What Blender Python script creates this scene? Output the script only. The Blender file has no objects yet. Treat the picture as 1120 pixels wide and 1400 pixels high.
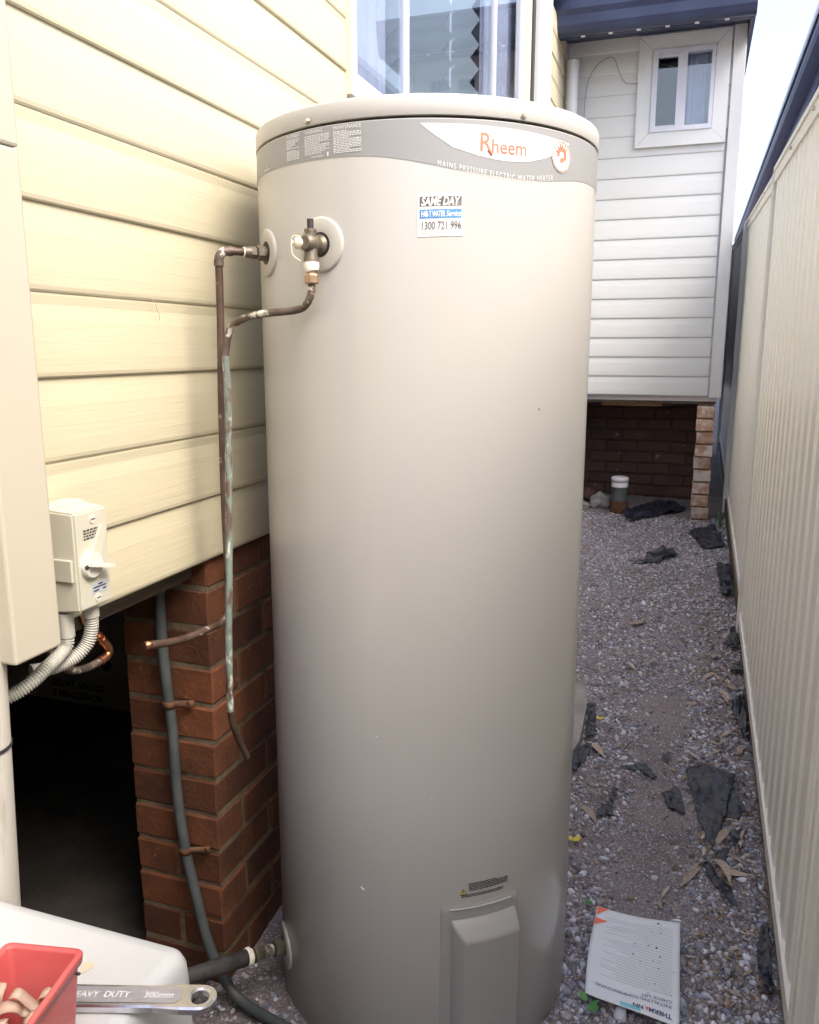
import bpy, bmesh, math, random
import numpy as np
from mathutils import Vector, Matrix, noise

random.seed(7); np.random.seed(7)
sc = bpy.context.scene
COL = sc.collection
R = math.radians

# ------------------------------------------------------------------ camera, sky, sun, exposure
cam_d = bpy.data.cameras.new("camera")
cam = bpy.data.objects.new("camera", cam_d); COL.objects.link(cam)
cam.location = (0, 0, 1.454)
cam.rotation_euler = (R(90 - 11.3), 0, R(18.85))
cam_d.sensor_fit = 'HORIZONTAL'; cam_d.sensor_width = 36.0; cam_d.lens = 36.0
cam_d.clip_start = 0.02; cam_d.clip_end = 500
sc.camera = cam

SUN_EL, SUN_AZ = 52.0, 114.0       # azimuth measured clockwise from +Y
world = bpy.data.worlds.new("World"); sc.world = world; world.use_nodes = True
wn, wl = world.node_tree.nodes, world.node_tree.links
wn.clear()
w_out = wn.new('ShaderNodeOutputWorld'); w_bg = wn.new('ShaderNodeBackground')
w_sky = wn.new('ShaderNodeTexSky'); w_sky.sky_type = 'NISHITA'; w_sky.sun_disc = False
w_sky.sun_elevation = R(SUN_EL); w_sky.sun_rotation = R(SUN_AZ)
w_sky.air_density = 1.0; w_sky.dust_density = 4.5; w_sky.ozone_density = 1.0
w_hs = wn.new('ShaderNodeHueSaturation'); w_hs.inputs['Saturation'].default_value = 0.85
wl.new(w_sky.outputs[0], w_hs.inputs['Color']); wl.new(w_hs.outputs[0], w_bg.inputs['Color'])
w_bg.inputs['Strength'].default_value = 0.15
wl.new(w_bg.outputs[0], w_out.inputs['Surface'])

sun_d = bpy.data.lights.new("sun", 'SUN'); sun_d.energy = 0.88; sun_d.angle = R(26)
sun_d.color = (1.0, 0.92, 0.80)
sun = bpy.data.objects.new("sun", sun_d); COL.objects.link(sun)
sun.location = (3, -2, 6)
sd = Vector((math.sin(R(SUN_AZ)) * math.cos(R(SUN_EL)), math.cos(R(SUN_AZ)) * math.cos(R(SUN_EL)), math.sin(R(SUN_EL))))
sun.rotation_euler = sd.to_track_quat('Z', 'Y').to_euler()

sc.view_settings.view_transform = 'Standard'; sc.view_settings.look = 'None'
sc.view_settings.gamma = 1.0; sc.view_settings.use_curve_mapping = False
sc.view_settings.exposure = 1.82
sc.cycles.max_bounces = 8; sc.cycles.diffuse_bounces = 5; sc.cycles.transparent_max_bounces = 12
sc.cycles.use_denoising = True

# ------------------------------------------------------------------ materials
def mat(name, col, rough=0.5, metal=0.0, col2=None, nscale=8.0, lo=0.4, hi=0.65, bump=0.0, bscale=60.0,
        stretch=(1, 1, 1), coat=0.0, rand=0.0, detail=5.0, spec=0.5, col3=None, n3=30.0, lo3=0.6, hi3=0.7, attr=None,
        rvar=0.0, trans=0.0, bdist=0.002):
    m = bpy.data.materials.new(name); m.use_nodes = True
    nt = m.node_tree; N, L = nt.nodes, nt.links
    b = N['Principled BSDF']
    b.inputs['Roughness'].default_value = rough; b.inputs['Metallic'].default_value = metal
    b.inputs['Coat Weight'].default_value = coat; b.inputs['Coat Roughness'].default_value = 0.15
    b.inputs['Specular IOR Level'].default_value = spec
    if trans: b.inputs['Transmission Weight'].default_value = trans
    tc = N.new('ShaderNodeTexCoord'); mp = N.new('ShaderNodeMapping')
    mp.inputs['Scale'].default_value = stretch
    L.new(tc.outputs['Object'], mp.inputs['Vector'])
    vec = mp.outputs[0]
    if rand:
        oi = N.new('ShaderNodeObjectInfo')
        ad = N.new('ShaderNodeVectorMath'); ad.operation = 'ADD'
        sc_ = N.new('ShaderNodeMath'); sc_.operation = 'MULTIPLY'; sc_.inputs[1].default_value = 37.0
        L.new(oi.outputs['Random'], sc_.inputs[0]); L.new(vec, ad.inputs[0]); L.new(sc_.outputs[0], ad.inputs[1])
        vec = ad.outputs[0]
    cur = None
    if attr:
        at = N.new('ShaderNodeAttribute'); at.attribute_name = attr; cur = at.outputs['Color']
    def mixin(base, c2, scale, l, h):
        nz = N.new('ShaderNodeTexNoise'); nz.inputs['Scale'].default_value = scale
        nz.inputs['Detail'].default_value = detail; nz.inputs['Roughness'].default_value = 0.6
        L.new(vec, nz.inputs['Vector'])
        rp = N.new('ShaderNodeMapRange'); rp.inputs['From Min'].default_value = l; rp.inputs['From Max'].default_value = h
        L.new(nz.outputs['Fac'], rp.inputs['Value'])
        mx = N.new('ShaderNodeMix'); mx.data_type = 'RGBA'
        L.new(rp.outputs[0], mx.inputs['Factor'])
        if base is None: mx.inputs['A'].default_value = (*col, 1)
        else: L.new(base, mx.inputs['A'])
        mx.inputs['B'].default_value = (*c2, 1)
        return mx.outputs['Result'], nz
    if col2: cur, nz0 = mixin(cur, col2, nscale, lo, hi)
    if col3: cur, _ = mixin(cur, col3, n3, lo3, hi3)
    if rand:
        hv = N.new('ShaderNodeHueSaturation')
        mr = N.new('ShaderNodeMapRange'); mr.inputs['To Min'].default_value = 1 - rand; mr.inputs['To Max'].default_value = 1 + rand
        L.new(oi.outputs['Random'], mr.inputs['Value']); L.new(mr.outputs[0], hv.inputs['Value'])
        if cur is None: hv.inputs['Color'].default_value = (*col, 1)
        else: L.new(cur, hv.inputs['Color'])
        cur = hv.outputs[0]
    if cur is None: b.inputs['Base Color'].default_value = (*col, 1)
    else: L.new(cur, b.inputs['Base Color'])
    if rvar:
        nr = N.new('ShaderNodeTexNoise'); nr.inputs['Scale'].default_value = 6.0; nr.inputs['Detail'].default_value = 6
        L.new(vec, nr.inputs['Vector'])
        rr = N.new('ShaderNodeMapRange'); rr.inputs['To Min'].default_value = max(0, rough - rvar); rr.inputs['To Max'].default_value = rough + rvar
        L.new(nr.outputs['Fac'], rr.inputs['Value']); L.new(rr.outputs[0], b.inputs['Roughness'])
    if bump:
        nb = N.new('ShaderNodeTexNoise'); nb.inputs['Scale'].default_value = bscale; nb.inputs['Detail'].default_value = 6
        L.new(vec, nb.inputs['Vector'])
        bp = N.new('ShaderNodeBump'); bp.inputs['Strength'].default_value = bump; bp.inputs['Distance'].default_value = bdist
        L.new(nb.outputs['Fac'], bp.inputs['Height']); L.new(bp.outputs[0], b.inputs['Normal'])
    return m

def glass_mat(name, tint=(0.9, 0.94, 0.97), ior=1.9, milk=0.0):
    m = bpy.data.materials.new(name); m.use_nodes = True
    N, L = m.node_tree.nodes, m.node_tree.links; N.clear()
    o = N.new('ShaderNodeOutputMaterial'); fr = N.new('ShaderNodeFresnel'); fr.inputs['IOR'].default_value = ior
    tr = N.new('ShaderNodeBsdfTransparent'); tr.inputs['Color'].default_value = (*tint, 1)
    gl = N.new('ShaderNodeBsdfGlossy'); gl.inputs['Roughness'].default_value = 0.01
    mx = N.new('ShaderNodeMixShader')
    L.new(fr.outputs[0], mx.inputs[0])
    if milk:
        df = N.new('ShaderNodeBsdfDiffuse'); df.inputs['Color'].default_value = (0.75, 0.8, 0.85, 1)
        m2 = N.new('ShaderNodeMixShader'); m2.inputs[0].default_value = milk
        L.new(tr.outputs[0], m2.inputs[1]); L.new(df.outputs[0], m2.inputs[2]); L.new(m2.outputs[0], mx.inputs[1])
    else:
        L.new(tr.outputs[0], mx.inputs[1])
    ge = N.new('ShaderNodeNewGeometry'); iv = N.new('ShaderNodeMath'); iv.operation = 'SUBTRACT'; iv.inputs[0].default_value = 1.0
    ml = N.new('ShaderNodeMath'); ml.operation = 'MULTIPLY'
    L.new(ge.outputs['Backfacing'], iv.inputs[1]); L.new(iv.outputs[0], ml.inputs[0]); L.new(fr.outputs[0], ml.inputs[1]); L.new(ml.outputs[0], mx.inputs[0])
    L.new(gl.outputs[0], mx.inputs[2]); L.new(mx.outputs[0], o.inputs['Surface'])
    return m

M = {}
M['vinyl'] = mat('cream_vinyl', (0.475, 0.43, 0.31), 0.42, col2=(0.46, 0.415, 0.295), nscale=3, bump=0.22, bscale=1.0, stretch=(120, 9, 260), spec=0.4, col3=(0.43, 0.375, 0.255), n3=0.6, lo3=0.62, hi3=0.9)
M['vinyl_cool_lit'] = mat('cool_lit_vinyl', (0.53, 0.545, 0.56), 0.45, col2=(0.51, 0.525, 0.54), nscale=2.5, bump=0.2, bscale=1.0, stretch=(4, 90, 120), spec=0.4)  # cream boards of the far wing, with bluish light put into the colour
M['trim_pale'] = mat('pale_trim', (0.54, 0.555, 0.58), 0.4, col2=(0.515, 0.53, 0.555), nscale=4)
M['trim_cream'] = mat('cream_trim', (0.60, 0.555, 0.43), 0.4, col2=(0.57, 0.53, 0.41), nscale=4)
M['white_alu'] = mat('white_aluminium', (0.50, 0.52, 0.60), 0.35, col2=(0.46, 0.48, 0.56), nscale=6)
M['gutter_blue'] = mat('blue_gutter', (0.018, 0.026, 0.065), 0.35, col2=(0.026, 0.036, 0.085), nscale=5, bump=0.1, bscale=30)
M['glass'] = glass_mat('window_glass', ior=2.3)
M['louvre'] = glass_mat('louvre_glass', (0.85, 0.9, 0.95), 1.5, 0.7)
M['curtain'] = mat('sheer_curtain', (0.75, 0.75, 0.80), 0.9, col2=(0.66, 0.66, 0.72), nscale=10)
M['curtain_violet'] = mat('violet_curtain', (0.36, 0.36, 0.45), 0.9, col2=(0.31, 0.31, 0.40), nscale=6)
M['room'] = mat('room_plaster', (0.68, 0.66, 0.72), 0.9, col2=(0.62, 0.60, 0.67), nscale=2)
M['timber_dark'] = mat('old_timber', (0.10, 0.075, 0.05), 0.8, col2=(0.05, 0.04, 0.03), nscale=6, stretch=(6, 1, 6), bump=0.3, bscale=20)
M['timber_strip'] = mat('orange_timber', (0.28, 0.15, 0.07), 0.7, col2=(0.2, 0.11, 0.05), nscale=9)
M['brick'] = mat('red_brick', (0.135, 0.044, 0.016), 0.85, col2=(0.078, 0.027, 0.012), nscale=12, bump=0.6, bscale=90, rand=0.32, detail=9.0, col3=(0.22, 0.115, 0.055), n3=60, lo3=0.62, hi3=0.75, bdist=0.003)
M['brick_old'] = mat('whitewashed_brick', (0.36, 0.21, 0.14), 0.9, col2=(0.56, 0.50, 0.46), nscale=11, lo=0.42, hi=0.58, bump=0.6, bscale=60, rand=0.3)
M['brick_dim'] = mat('plum_brick', (0.11, 0.060, 0.050), 0.9, col2=(0.08, 0.045, 0.040), nscale=7, bump=0.5, bscale=60, rand=0.2, col3=(0.42, 0.36, 0.34), n3=16, lo3=0.66, hi3=0.74)
M['mortar'] = mat('mortar', (0.18, 0.135, 0.085), 0.95, col2=(0.11, 0.08, 0.05), nscale=30, bump=0.8, bscale=150)
M['mortar_dim'] = mat('dim_mortar', (0.10, 0.085, 0.075), 0.95, col2=(0.07, 0.06, 0.055), nscale=20)
M['tank'] = mat('tank_enamel', (0.475, 0.462, 0.445), 0.28, coat=0.35, detail=4.0, col3=(0.40, 0.37, 0.32), n3=70, lo3=0.76, hi3=0.82)
M['tank_lid'] = mat('lid_enamel', (0.465, 0.452, 0.434), 0.35, col2=(0.455, 0.442, 0.424), nscale=5)
M['tank_grey'] = mat('cover_plastic', (0.34, 0.335, 0.33), 0.4, col2=(0.32, 0.315, 0.31), nscale=8)
M['band'] = mat('grey_decal', (0.27, 0.272, 0.278), 0.4, col2=(0.26, 0.262, 0.268), nscale=3)
M['dec_white'] = mat('white_print', (0.68, 0.68, 0.67), 0.4)
M['dec_pale'] = mat('pale_print', (0.62, 0.62, 0.63), 0.5)
M['dec_red'] = mat('coral_print', (0.60, 0.15, 0.085), 0.4, col2=(0.62, 0.21, 0.14), nscale=60)
M['dec_blue'] = mat('blue_print', (0.04, 0.19, 0.50), 0.4, col2=(0.10, 0.30, 0.58), nscale=18)
M['dec_black'] = mat('faded_black_print', (0.10, 0.09, 0.09), 0.5, col2=(0.30, 0.28, 0.27), nscale=25, lo=0.45, hi=0.7)
M['dec_fade'] = mat('faded_grey_print', (0.45, 0.43, 0.42), 0.5)
M['ink'] = mat('black_ink', (0.03, 0.03, 0.035), 0.5)
M['yellow'] = mat('warning_yellow', (0.75, 0.60, 0.08), 0.5)
M['steel'] = mat('screw_steel', (0.55, 0.52, 0.46), 0.35, 1.0)
M['dark_gap'] = mat('black_rubber', (0.025, 0.024, 0.023), 0.6)
M['plate'] = mat('cover_plate', (0.45, 0.43, 0.39), 0.4, col2=(0.42, 0.40, 0.365), nscale=20)
M['copper_old'] = mat('aged_copper', (0.075, 0.042, 0.030), 0.55, 0.4, col2=(0.12, 0.078, 0.060), nscale=30, bump=0.2, bscale=120, col3=(0.42, 0.40, 0.34), n3=40, lo3=0.66, hi3=0.72)
M['copper_green'] = mat('verdigris_copper', (0.165, 0.20, 0.175), 0.75, 0.15, col2=(0.10, 0.062, 0.048), nscale=48, lo=0.48, hi=0.6, bump=0.4, bscale=120, stretch=(1, 1, 0.35), col3=(0.52, 0.54, 0.46), n3=75, lo3=0.55, hi3=0.64)
M['copper_tarn'] = mat('tarnished_copper', (0.075, 0.058, 0.050), 0.55, 0.4, col2=(0.17, 0.12, 0.095), nscale=40, bump=0.3, bscale=140, col3=(0.55, 0.53, 0.45), n3=48, lo3=0.56, hi3=0.62)
M['copper_new'] = mat('bright_copper', (0.52, 0.25, 0.14), 0.35, 1.0, col2=(0.30, 0.13, 0.07), nscale=50)
M['brass'] = mat('dull_brass', (0.20, 0.17, 0.125), 0.5, 0.6, col2=(0.11, 0.095, 0.08), nscale=30, bump=0.2, bscale=100)
M['brass_nut'] = mat('worn_brass', (0.40, 0.28, 0.19), 0.45, 0.7, col2=(0.28, 0.19, 0.13), nscale=40)
M['tape'] = mat('white_thread_tape', (0.80, 0.77, 0.68), 0.7, col2=(0.60, 0.55, 0.45), nscale=60, bump=0.6, bscale=150)
M['lever'] = mat('cream_lever', (0.70, 0.64, 0.50), 0.5, col2=(0.5, 0.42, 0.30), nscale=60)
M['hose'] = mat('grey_hose', (0.055, 0.066, 0.068), 0.55, col2=(0.085, 0.095, 0.10), nscale=14, bump=0.15, bscale=60)
M['lag'] = mat('black_lagging', (0.03, 0.028, 0.03), 0.75, col2=(0.055, 0.05, 0.05), nscale=30, bump=0.5, bscale=60)
M['rust'] = mat('rusty_clip', (0.10, 0.05, 0.03), 0.8, 0.3, col2=(0.20, 0.09, 0.04), nscale=50, bump=0.4, bscale=100)
M['duct'] = mat('beige_duct', (0.43, 0.39, 0.315), 0.4, col2=(0.415, 0.378, 0.305), nscale=2.5)
M['pvc_old'] = mat('weathered_pvc', (0.50, 0.475, 0.43), 0.6, col2=(0.33, 0.30, 0.26), nscale=5, stretch=(5, 5, 0.9), lo=0.55, hi=0.72, bump=0.2, bscale=50, col3=(0.2, 0.17, 0.13), n3=22, lo3=0.7, hi3=0.76)
M['iso'] = mat('isolator_plastic', (0.46, 0.44, 0.365), 0.4, col2=(0.445, 0.425, 0.35), nscale=10)
M['iso_white'] = mat('lever_plastic', (0.53, 0.515, 0.455), 0.35)
M['conduit'] = mat('conduit_plastic', (0.42, 0.415, 0.375), 0.5, col2=(0.39, 0.385, 0.35), nscale=20)
M['silver_label'] = mat('silver_label', (0.50, 0.55, 0.62), 0.35, 0.3)
M['carton'] = mat('grey_carton', (0.60, 0.56, 0.50), 0.9, col2=(0.52, 0.48, 0.43), nscale=6)
M['white_box'] = mat('white_plastic', (0.50, 0.51, 0.515), 0.35, col2=(0.48, 0.49, 0.49), nscale=4, rvar=0.08, col3=(0.55, 0.50, 0.42), n3=32, lo3=0.73, hi3=0.80)
M['stain'] = mat('tan_stain', (0.55, 0.46, 0.34), 0.6)
M['red_bin'] = mat('red_plastic', (0.52, 0.075, 0.075), 0.42, col2=(0.55, 0.12, 0.115), nscale=7, rvar=0.06, bump=0.08, bscale=40)
M['strap'] = mat('beige_strap', (0.50, 0.37, 0.28), 0.6, col2=(0.42, 0.30, 0.23), nscale=30, rand=0.2)
M['chrome'] = mat('chrome_steel', (0.72, 0.72, 0.76), 0.22, 1.0, col2=(0.62, 0.62, 0.68), nscale=40, rvar=0.06, bump=0.05, bscale=200)
M['chrome_matt'] = mat('blasted_chrome', (0.62, 0.62, 0.70), 0.42, 0.9, col2=(0.55, 0.55, 0.64), nscale=60)
M['fence'] = mat('cream_steel_sheet', (0.81, 0.81, 0.775), 0.35, col2=(0.795, 0.795, 0.76), nscale=1.6, coat=0.1, rvar=0.06, col3=(0.50, 0.47, 0.38), n3=24, lo3=0.74, hi3=0.80)
M['fence_rail'] = mat('cream_steel_rail', (0.77, 0.765, 0.735), 0.4, col2=(0.74, 0.735, 0.705), nscale=5)
M['nb_white'] = mat('pale_gutter', (0.70, 0.70, 0.74), 0.4)
M['nb_blue'] = mat('slate_blue_paint', (0.07, 0.09, 0.19), 0.45, col2=(0.085, 0.11, 0.22), nscale=3)
M['nb_strip'] = mat('grey_blue_paint', (0.30, 0.33, 0.45), 0.5)
M['roof'] = mat('roof_sheet', (0.10, 0.11, 0.15), 0.5, col2=(0.08, 0.09, 0.12), nscale=3)
M['concrete'] = mat('concrete', (0.30, 0.29, 0.28), 0.9, col2=(0.20, 0.19, 0.18), nscale=10, bump=0.6, bscale=70)
M['plastic_black'] = mat('black_plastic_sheet', (0.012, 0.014, 0.026), 0.36, spec=0.45, col2=(0.035, 0.038, 0.055), nscale=14, bump=0.6, bscale=35, bdist=0.006)
M['leaf'] = mat('dry_gum_leaf', (0.27, 0.20, 0.16), 0.6, col2=(0.42, 0.35, 0.30), nscale=18, rand=0.35, bump=0.2, bscale=90)
M['leaf_dark'] = mat('rotten_leaf', (0.10, 0.06, 0.035), 0.6, col2=(0.06, 0.04, 0.03), nscale=25, rand=0.2)
M['green'] = mat('green_leaf', (0.05, 0.19, 0.045), 0.45, col2=(0.08, 0.25, 0.06), nscale=40, rand=0.1)
M['yellow_leaf'] = mat('yellow_leaf', (0.62, 0.52, 0.03), 0.5, col2=(0.5, 0.45, 0.08), nscale=60)
M['twig'] = mat('dry_twig', (0.12, 0.08, 0.05), 0.8)
M['paper'] = mat('white_paper', (0.69, 0.725, 0.78), 0.7, col2=(0.66, 0.695, 0.75), nscale=9)
M['paper_red'] = mat('coral_paper_print', (0.80, 0.17, 0.11), 0.7)
M['paper_blue'] = mat('cyan_paper_print', (0.20, 0.55, 0.66), 0.7)
M['paper_ink'] = mat('navy_paper_ink', (0.05, 0.06, 0.16), 0.7)
M['paper_line'] = mat('grey_paper_ink', (0.42, 0.46, 0.52), 0.7)
M['gravel'] = mat('gravel_stone', (0.3, 0.28, 0.26), 0.8, attr='Col', bump=0.4, bscale=150)
M['bark'] = mat('litter', (0.15, 0.10, 0.07), 0.8, attr='Col')

# ground material: compacted soil with fine stones
def ground_mat():
    m = bpy.data.materials.new('soil'); m.use_nodes = True
    N, L = m.node_tree.nodes, m.node_tree.links; b = N['Principled BSDF']
    tc = N.new('ShaderNodeTexCoord')
    def nz(s, d=8, r=0.6):
        n = N.new('ShaderNodeTexNoise'); n.inputs['Scale'].default_value = s; n.inputs['Detail'].default_value = d
        n.inputs['Roughness'].default_value = r; L.new(tc.outputs['Object'], n.inputs['Vector']); return n
    def ramp(src, a, c):
        r = N.new('ShaderNodeMapRange'); r.inputs['From Min'].default_value = a; r.inputs['From Max'].default_value = c
        L.new(src, r.inputs['Value']); return r.outputs[0]
    def mix(f, a, c):
        x = N.new('ShaderNodeMix'); x.data_type = 'RGBA'; L.new(f, x.inputs['Factor'])
        if isinstance(a, tuple): x.inputs['A'].default_value = (*a, 1)
        else: L.new(a, x.inputs['A'])
        if isinstance(c, tuple): x.inputs['B'].default_value = (*c, 1)
        else: L.new(c, x.inputs['B'])
        return x.outputs['Result']
    n1, n2, n3 = nz(3.2), nz(26), nz(140)
    c = mix(ramp(n1.outputs['Fac'], .38, .62), (0.145, 0.113, 0.112), (0.245, 0.205, 0.215))
    c = mix(ramp(n2.outputs['Fac'], .45, .7), c, (0.25, 0.215, 0.215))
    vo = N.new('ShaderNodeTexVoronoi'); vo.inputs['Scale'].default_value = 330; L.new(tc.outputs['Object'], vo.inputs['Vector'])
    bw = N.new('ShaderNodeRGBToBW'); L.new(vo.outputs['Color'], bw.inputs[0])
    c = mix(ramp(bw.outputs[0], .70, .74), c, (0.36, 0.345, 0.36))
    L.new(c, b.inputs['Base Color']); b.inputs['Roughness'].default_value = 0.95
    ad = N.new('ShaderNodeMath'); ad.operation = 'ADD'
    L.new(n3.outputs['Fac'], ad.inputs[0]); L.new(vo.outputs['Distance'], ad.inputs[1])
    bp = N.new('ShaderNodeBump'); bp.inputs['Strength'].default_value = 0.7; bp.inputs['Distance'].default_value = 0.006
    L.new(ad.outputs[0], bp.inputs['Height']); L.new(bp.outputs[0], b.inputs['Normal'])
    return m
M['soil'] = ground_mat()
M['shade_earth'] = mat('shade_earth', (0.030, 0.026, 0.023), 0.95, col2=(0.05, 0.043, 0.038), nscale=9, bump=0.8, bscale=30, bdist=0.01)  # near-black colour carrying the shade under the house

# ------------------------------------------------------------------ object helpers
WM = {}
def world_of(o): return WM.get(o.name, Matrix.Identity(4))
def empty(name, loc, label, cat, group=None):
    o = bpy.data.objects.new(name, None); COL.objects.link(o); o.location = loc
    o.empty_display_size = 0.05
    WM[o.name] = Matrix.Translation(loc)
    o['label'] = label; o['category'] = cat
    if group: o['group'] = group
    return o
def tag(o, label=None, cat=None, group=None, kind=None):
    if label: o['label'] = label
    if cat: o['category'] = cat
    if group: o['group'] = group
    if kind: o['kind'] = kind
    return o
def link(name, me, m=None, parent=None, loc=None, rot=None):
    o = bpy.data.objects.new(name, me); COL.objects.link(o)
    if m is not None and len(me.materials) == 0: me.materials.append(M[m] if isinstance(m, str) else m)
    if loc is not None: o.location = loc
    if rot is not None: o.rotation_euler = rot
    if parent is not None:
        o.parent = parent; o.matrix_parent_inverse = world_of(parent).inverted()
    return o

class MB:
    def __init__(s): s.v = []; s.f = []; s.sm = []
    def add(s, vs, fs, smooth=False):
        b = len(s.v); s.v += [tuple(v) for v in vs]
        for f in fs: s.f.append(tuple(i + b for i in f)); s.sm.append(smooth)
        return s
    def box(s, x0, x1, y0, y1, z0, z1):
        v = [(x, y, z) for x in (x0, x1) for y in (y0, y1) for z in (z0, z1)]
        return s.add(v, [(0, 1, 3, 2), (4, 6, 7, 5), (0, 4, 5, 1), (2, 3, 7, 6), (0, 2, 6, 4), (1, 5, 7, 3)])
    def rbox(s, x0, x1, y0, y1, z0, z1, bev=0.003, seg=2, smooth=False):
        bm = bmesh.new(); bmesh.ops.create_cube(bm, size=1)
        for v in bm.verts: v.co = Vector(((x0 + x1) / 2 + v.co.x * (x1 - x0), (y0 + y1) / 2 + v.co.y * (y1 - y0), (z0 + z1) / 2 + v.co.z * (z1 - z0)))
        bmesh.ops.bevel(bm, geom=bm.edges[:], offset=bev, segments=seg, affect='EDGES', profile=0.5)
        bm.verts.index_update()
        s.add([v.co[:] for v in bm.verts], [[v.index for v in f.verts] for f in bm.faces], smooth); bm.free(); return s
    def prism(s, poly, a, b, fn, smooth=False):
        """poly: 2D closed outline; fn(p, t) -> 3D; extruded from t=a to t=b"""
        n = len(poly)
        v = [fn(p, a) for p in poly] + [fn(p, b) for p in poly]
        f = [(i, (i + 1) % n, n + (i + 1) % n, n + i) for i in range(n)] + [tuple(range(n))[::-1], tuple(range(n, 2 * n))]
        return s.add(v, f, smooth)
    def tube(s, pts, r, seg=12, caps=True, smooth=True):
        P = [Vector(p) for p in pts]; n = len(P)
        rr = r if isinstance(r, (list, tuple)) else [r] * n
        T = [(P[min(i + 1, n - 1)] - P[max(i - 1, 0)]).normalized() for i in range(n)]
        up = Vector((0, 0, 1)) if abs(T[0].z) < 0.9 else Vector((1, 0, 0))
        u = T[0].cross(up).normalized(); vs = []
        for i in range(n):
            u = (u - T[i] * u.dot(T[i])).normalized(); w = T[i].cross(u)
            for k in range(seg):
                a = 2 * math.pi * k / seg
                vs.append(P[i] + (u * math.cos(a) + w * math.sin(a)) * rr[i])
        fs = [(i * seg + k, i * seg + (k + 1) % seg, (i + 1) * seg + (k + 1) % seg, (i + 1) * seg + k) for i in range(n - 1) for k in range(seg)]
        s.add(vs, fs, smooth)
        if caps:
            s.add(vs[:seg], [tuple(range(seg))[::-1]]); s.add(vs[-seg:], [tuple(range(seg))])
        return s
    def build(s, name, m, parent=None, loc=None):
        me = bpy.data.meshes.new(name); me.from_pydata(s.v, [], s.f)
        me.polygons.foreach_set('use_smooth', s.sm); me.update()
        bm = bmesh.new(); bm.from_mesh(me); bmesh.ops.recalc_face_normals(bm, faces=bm.faces[:]); bm.to_mesh(me); bm.free()
        return link(name, me, m, parent, loc)

def spline(pts, n=8):
    """Catmull-Rom resampling"""
    P = [Vector(p) for p in pts]; out = []
    for i in range(len(P) - 1):
        p0, p1, p2, p3 = P[max(i - 1, 0)], P[i], P[i + 1], P[min(i + 2, len(P) - 1)]
        for k in range(n):
            t = k / n
            out.append(0.5 * ((2 * p1) + (p2 - p0) * t + (2 * p0 - 5 * p1 + 4 * p2 - p3) * t * t + (3 * p1 - p0 - 3 * p2 + p3) * t ** 3))
    out.append(P[-1]); return out
def along(pts, step):
    """resample a polyline at equal steps"""
    out = [pts[0]]; acc = 0
    for a, b in zip(pts, pts[1:]):
        d = (b - a).length
        while acc + d >= step:
            t = (step - acc) / d; a = a.lerp(b, t); d = (b - a).length; acc = 0; out.append(a)
        acc += d
    return out
def cylpts(c, axis, r, h0, h1): return [Vector(c) + Vector(axis) * h0, Vector(c) + Vector(axis) * h1]
def gz(y): return 0.06 * min(max(0.0, y - 1.3), 8.0)

_tc = {}
def text2d(s, size=1.0, shear=0.0, spacing=1.0, xs=1.0, bold=0.0):
    key = (s, shear, spacing, bold)
    if key not in _tc:
        cu = bpy.data.curves.new('t', 'FONT'); cu.body = s; cu.size = 1; cu.shear = shear; cu.space_character = spacing
        cu.resolution_u = 3; cu.offset = bold; cu.align_x = 'LEFT'
        o = bpy.data.objects.new('t', cu); COL.objects.link(o)
        dg = bpy.context.evaluated_depsgraph_get(); dg.update()
        me = bpy.data.meshes.new_from_object(o.evaluated_get(dg))
        _tc[key] = ([(v.co.x, v.co.y) for v in me.vertices], [tuple(p.vertices) for p in me.polygons])
        bpy.data.objects.remove(o); bpy.data.curves.remove(cu); bpy.data.meshes.remove(me)
    v, f = _tc[key]
    return [(a * size * xs, b * size) for a, b in v], f
def textw(s, size, xs=1.0, **k):
    v, _ = text2d(s, size, xs=xs, **k); return max(a for a, b in v)

# ------------------------------------------------------------------ GROUND
def nonuni(segs):
    out = []
    for a, b, n in segs: out += [a + (b - a) * i / n for i in range(n)]
    out.append(segs[-1][1]); return out
gx = nonuni([(-40, -4, 6), (-4, -1.0, 10), (-1.0, 0.4, 84), (0.4, 3, 8), (3, 40, 6)])
gy = nonuni([(-30, -2, 6), (-2, 0.9, 8), (0.9, 3.6, 150), (3.6, 7, 90), (7, 12, 8), (12, 80, 6)])
def gh(x, y):
    z = gz(y)
    if -1.2 < x < 0.5 and 0.5 < y < 7.5:
        z += 0.010 * noise.noise((x * 5, y * 5, 0.3)) + 0.005 * noise.noise((x * 17, y * 17, 1.3)) + 0.0025 * noise.noise((x * 50, y * 50, 4))
        z -= 0.010 * math.exp(-((x + 0.02) / 0.13) ** 2)          # worn track
    return z
verts = [(x, y, gh(x, y)) for y in gy for x in gx]
nx = len(gx)
faces = [(j * nx + i, j * nx + i + 1, (j + 1) * nx + i + 1, (j + 1) * nx + i) for j in range(len(gy) - 1) for i in range(nx - 1)]
gme = bpy.data.meshes.new('ground'); gme.from_pydata(verts, [], faces); gme.polygons.foreach_set('use_smooth', [True] * len(faces)); gme.update()
tag(link('ground', gme, 'soil'), kind='structure')
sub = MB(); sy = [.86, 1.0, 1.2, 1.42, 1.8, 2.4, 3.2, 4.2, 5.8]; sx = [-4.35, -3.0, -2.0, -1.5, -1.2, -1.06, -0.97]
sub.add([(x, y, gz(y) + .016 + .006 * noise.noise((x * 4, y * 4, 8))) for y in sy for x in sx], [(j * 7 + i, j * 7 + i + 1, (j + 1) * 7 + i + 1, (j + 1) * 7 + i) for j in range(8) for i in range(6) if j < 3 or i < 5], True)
tag(sub.build('subfloor_shade', 'shade_earth'), kind='structure')  # dark sheet over the soil, standing in for shade under the floor

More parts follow.
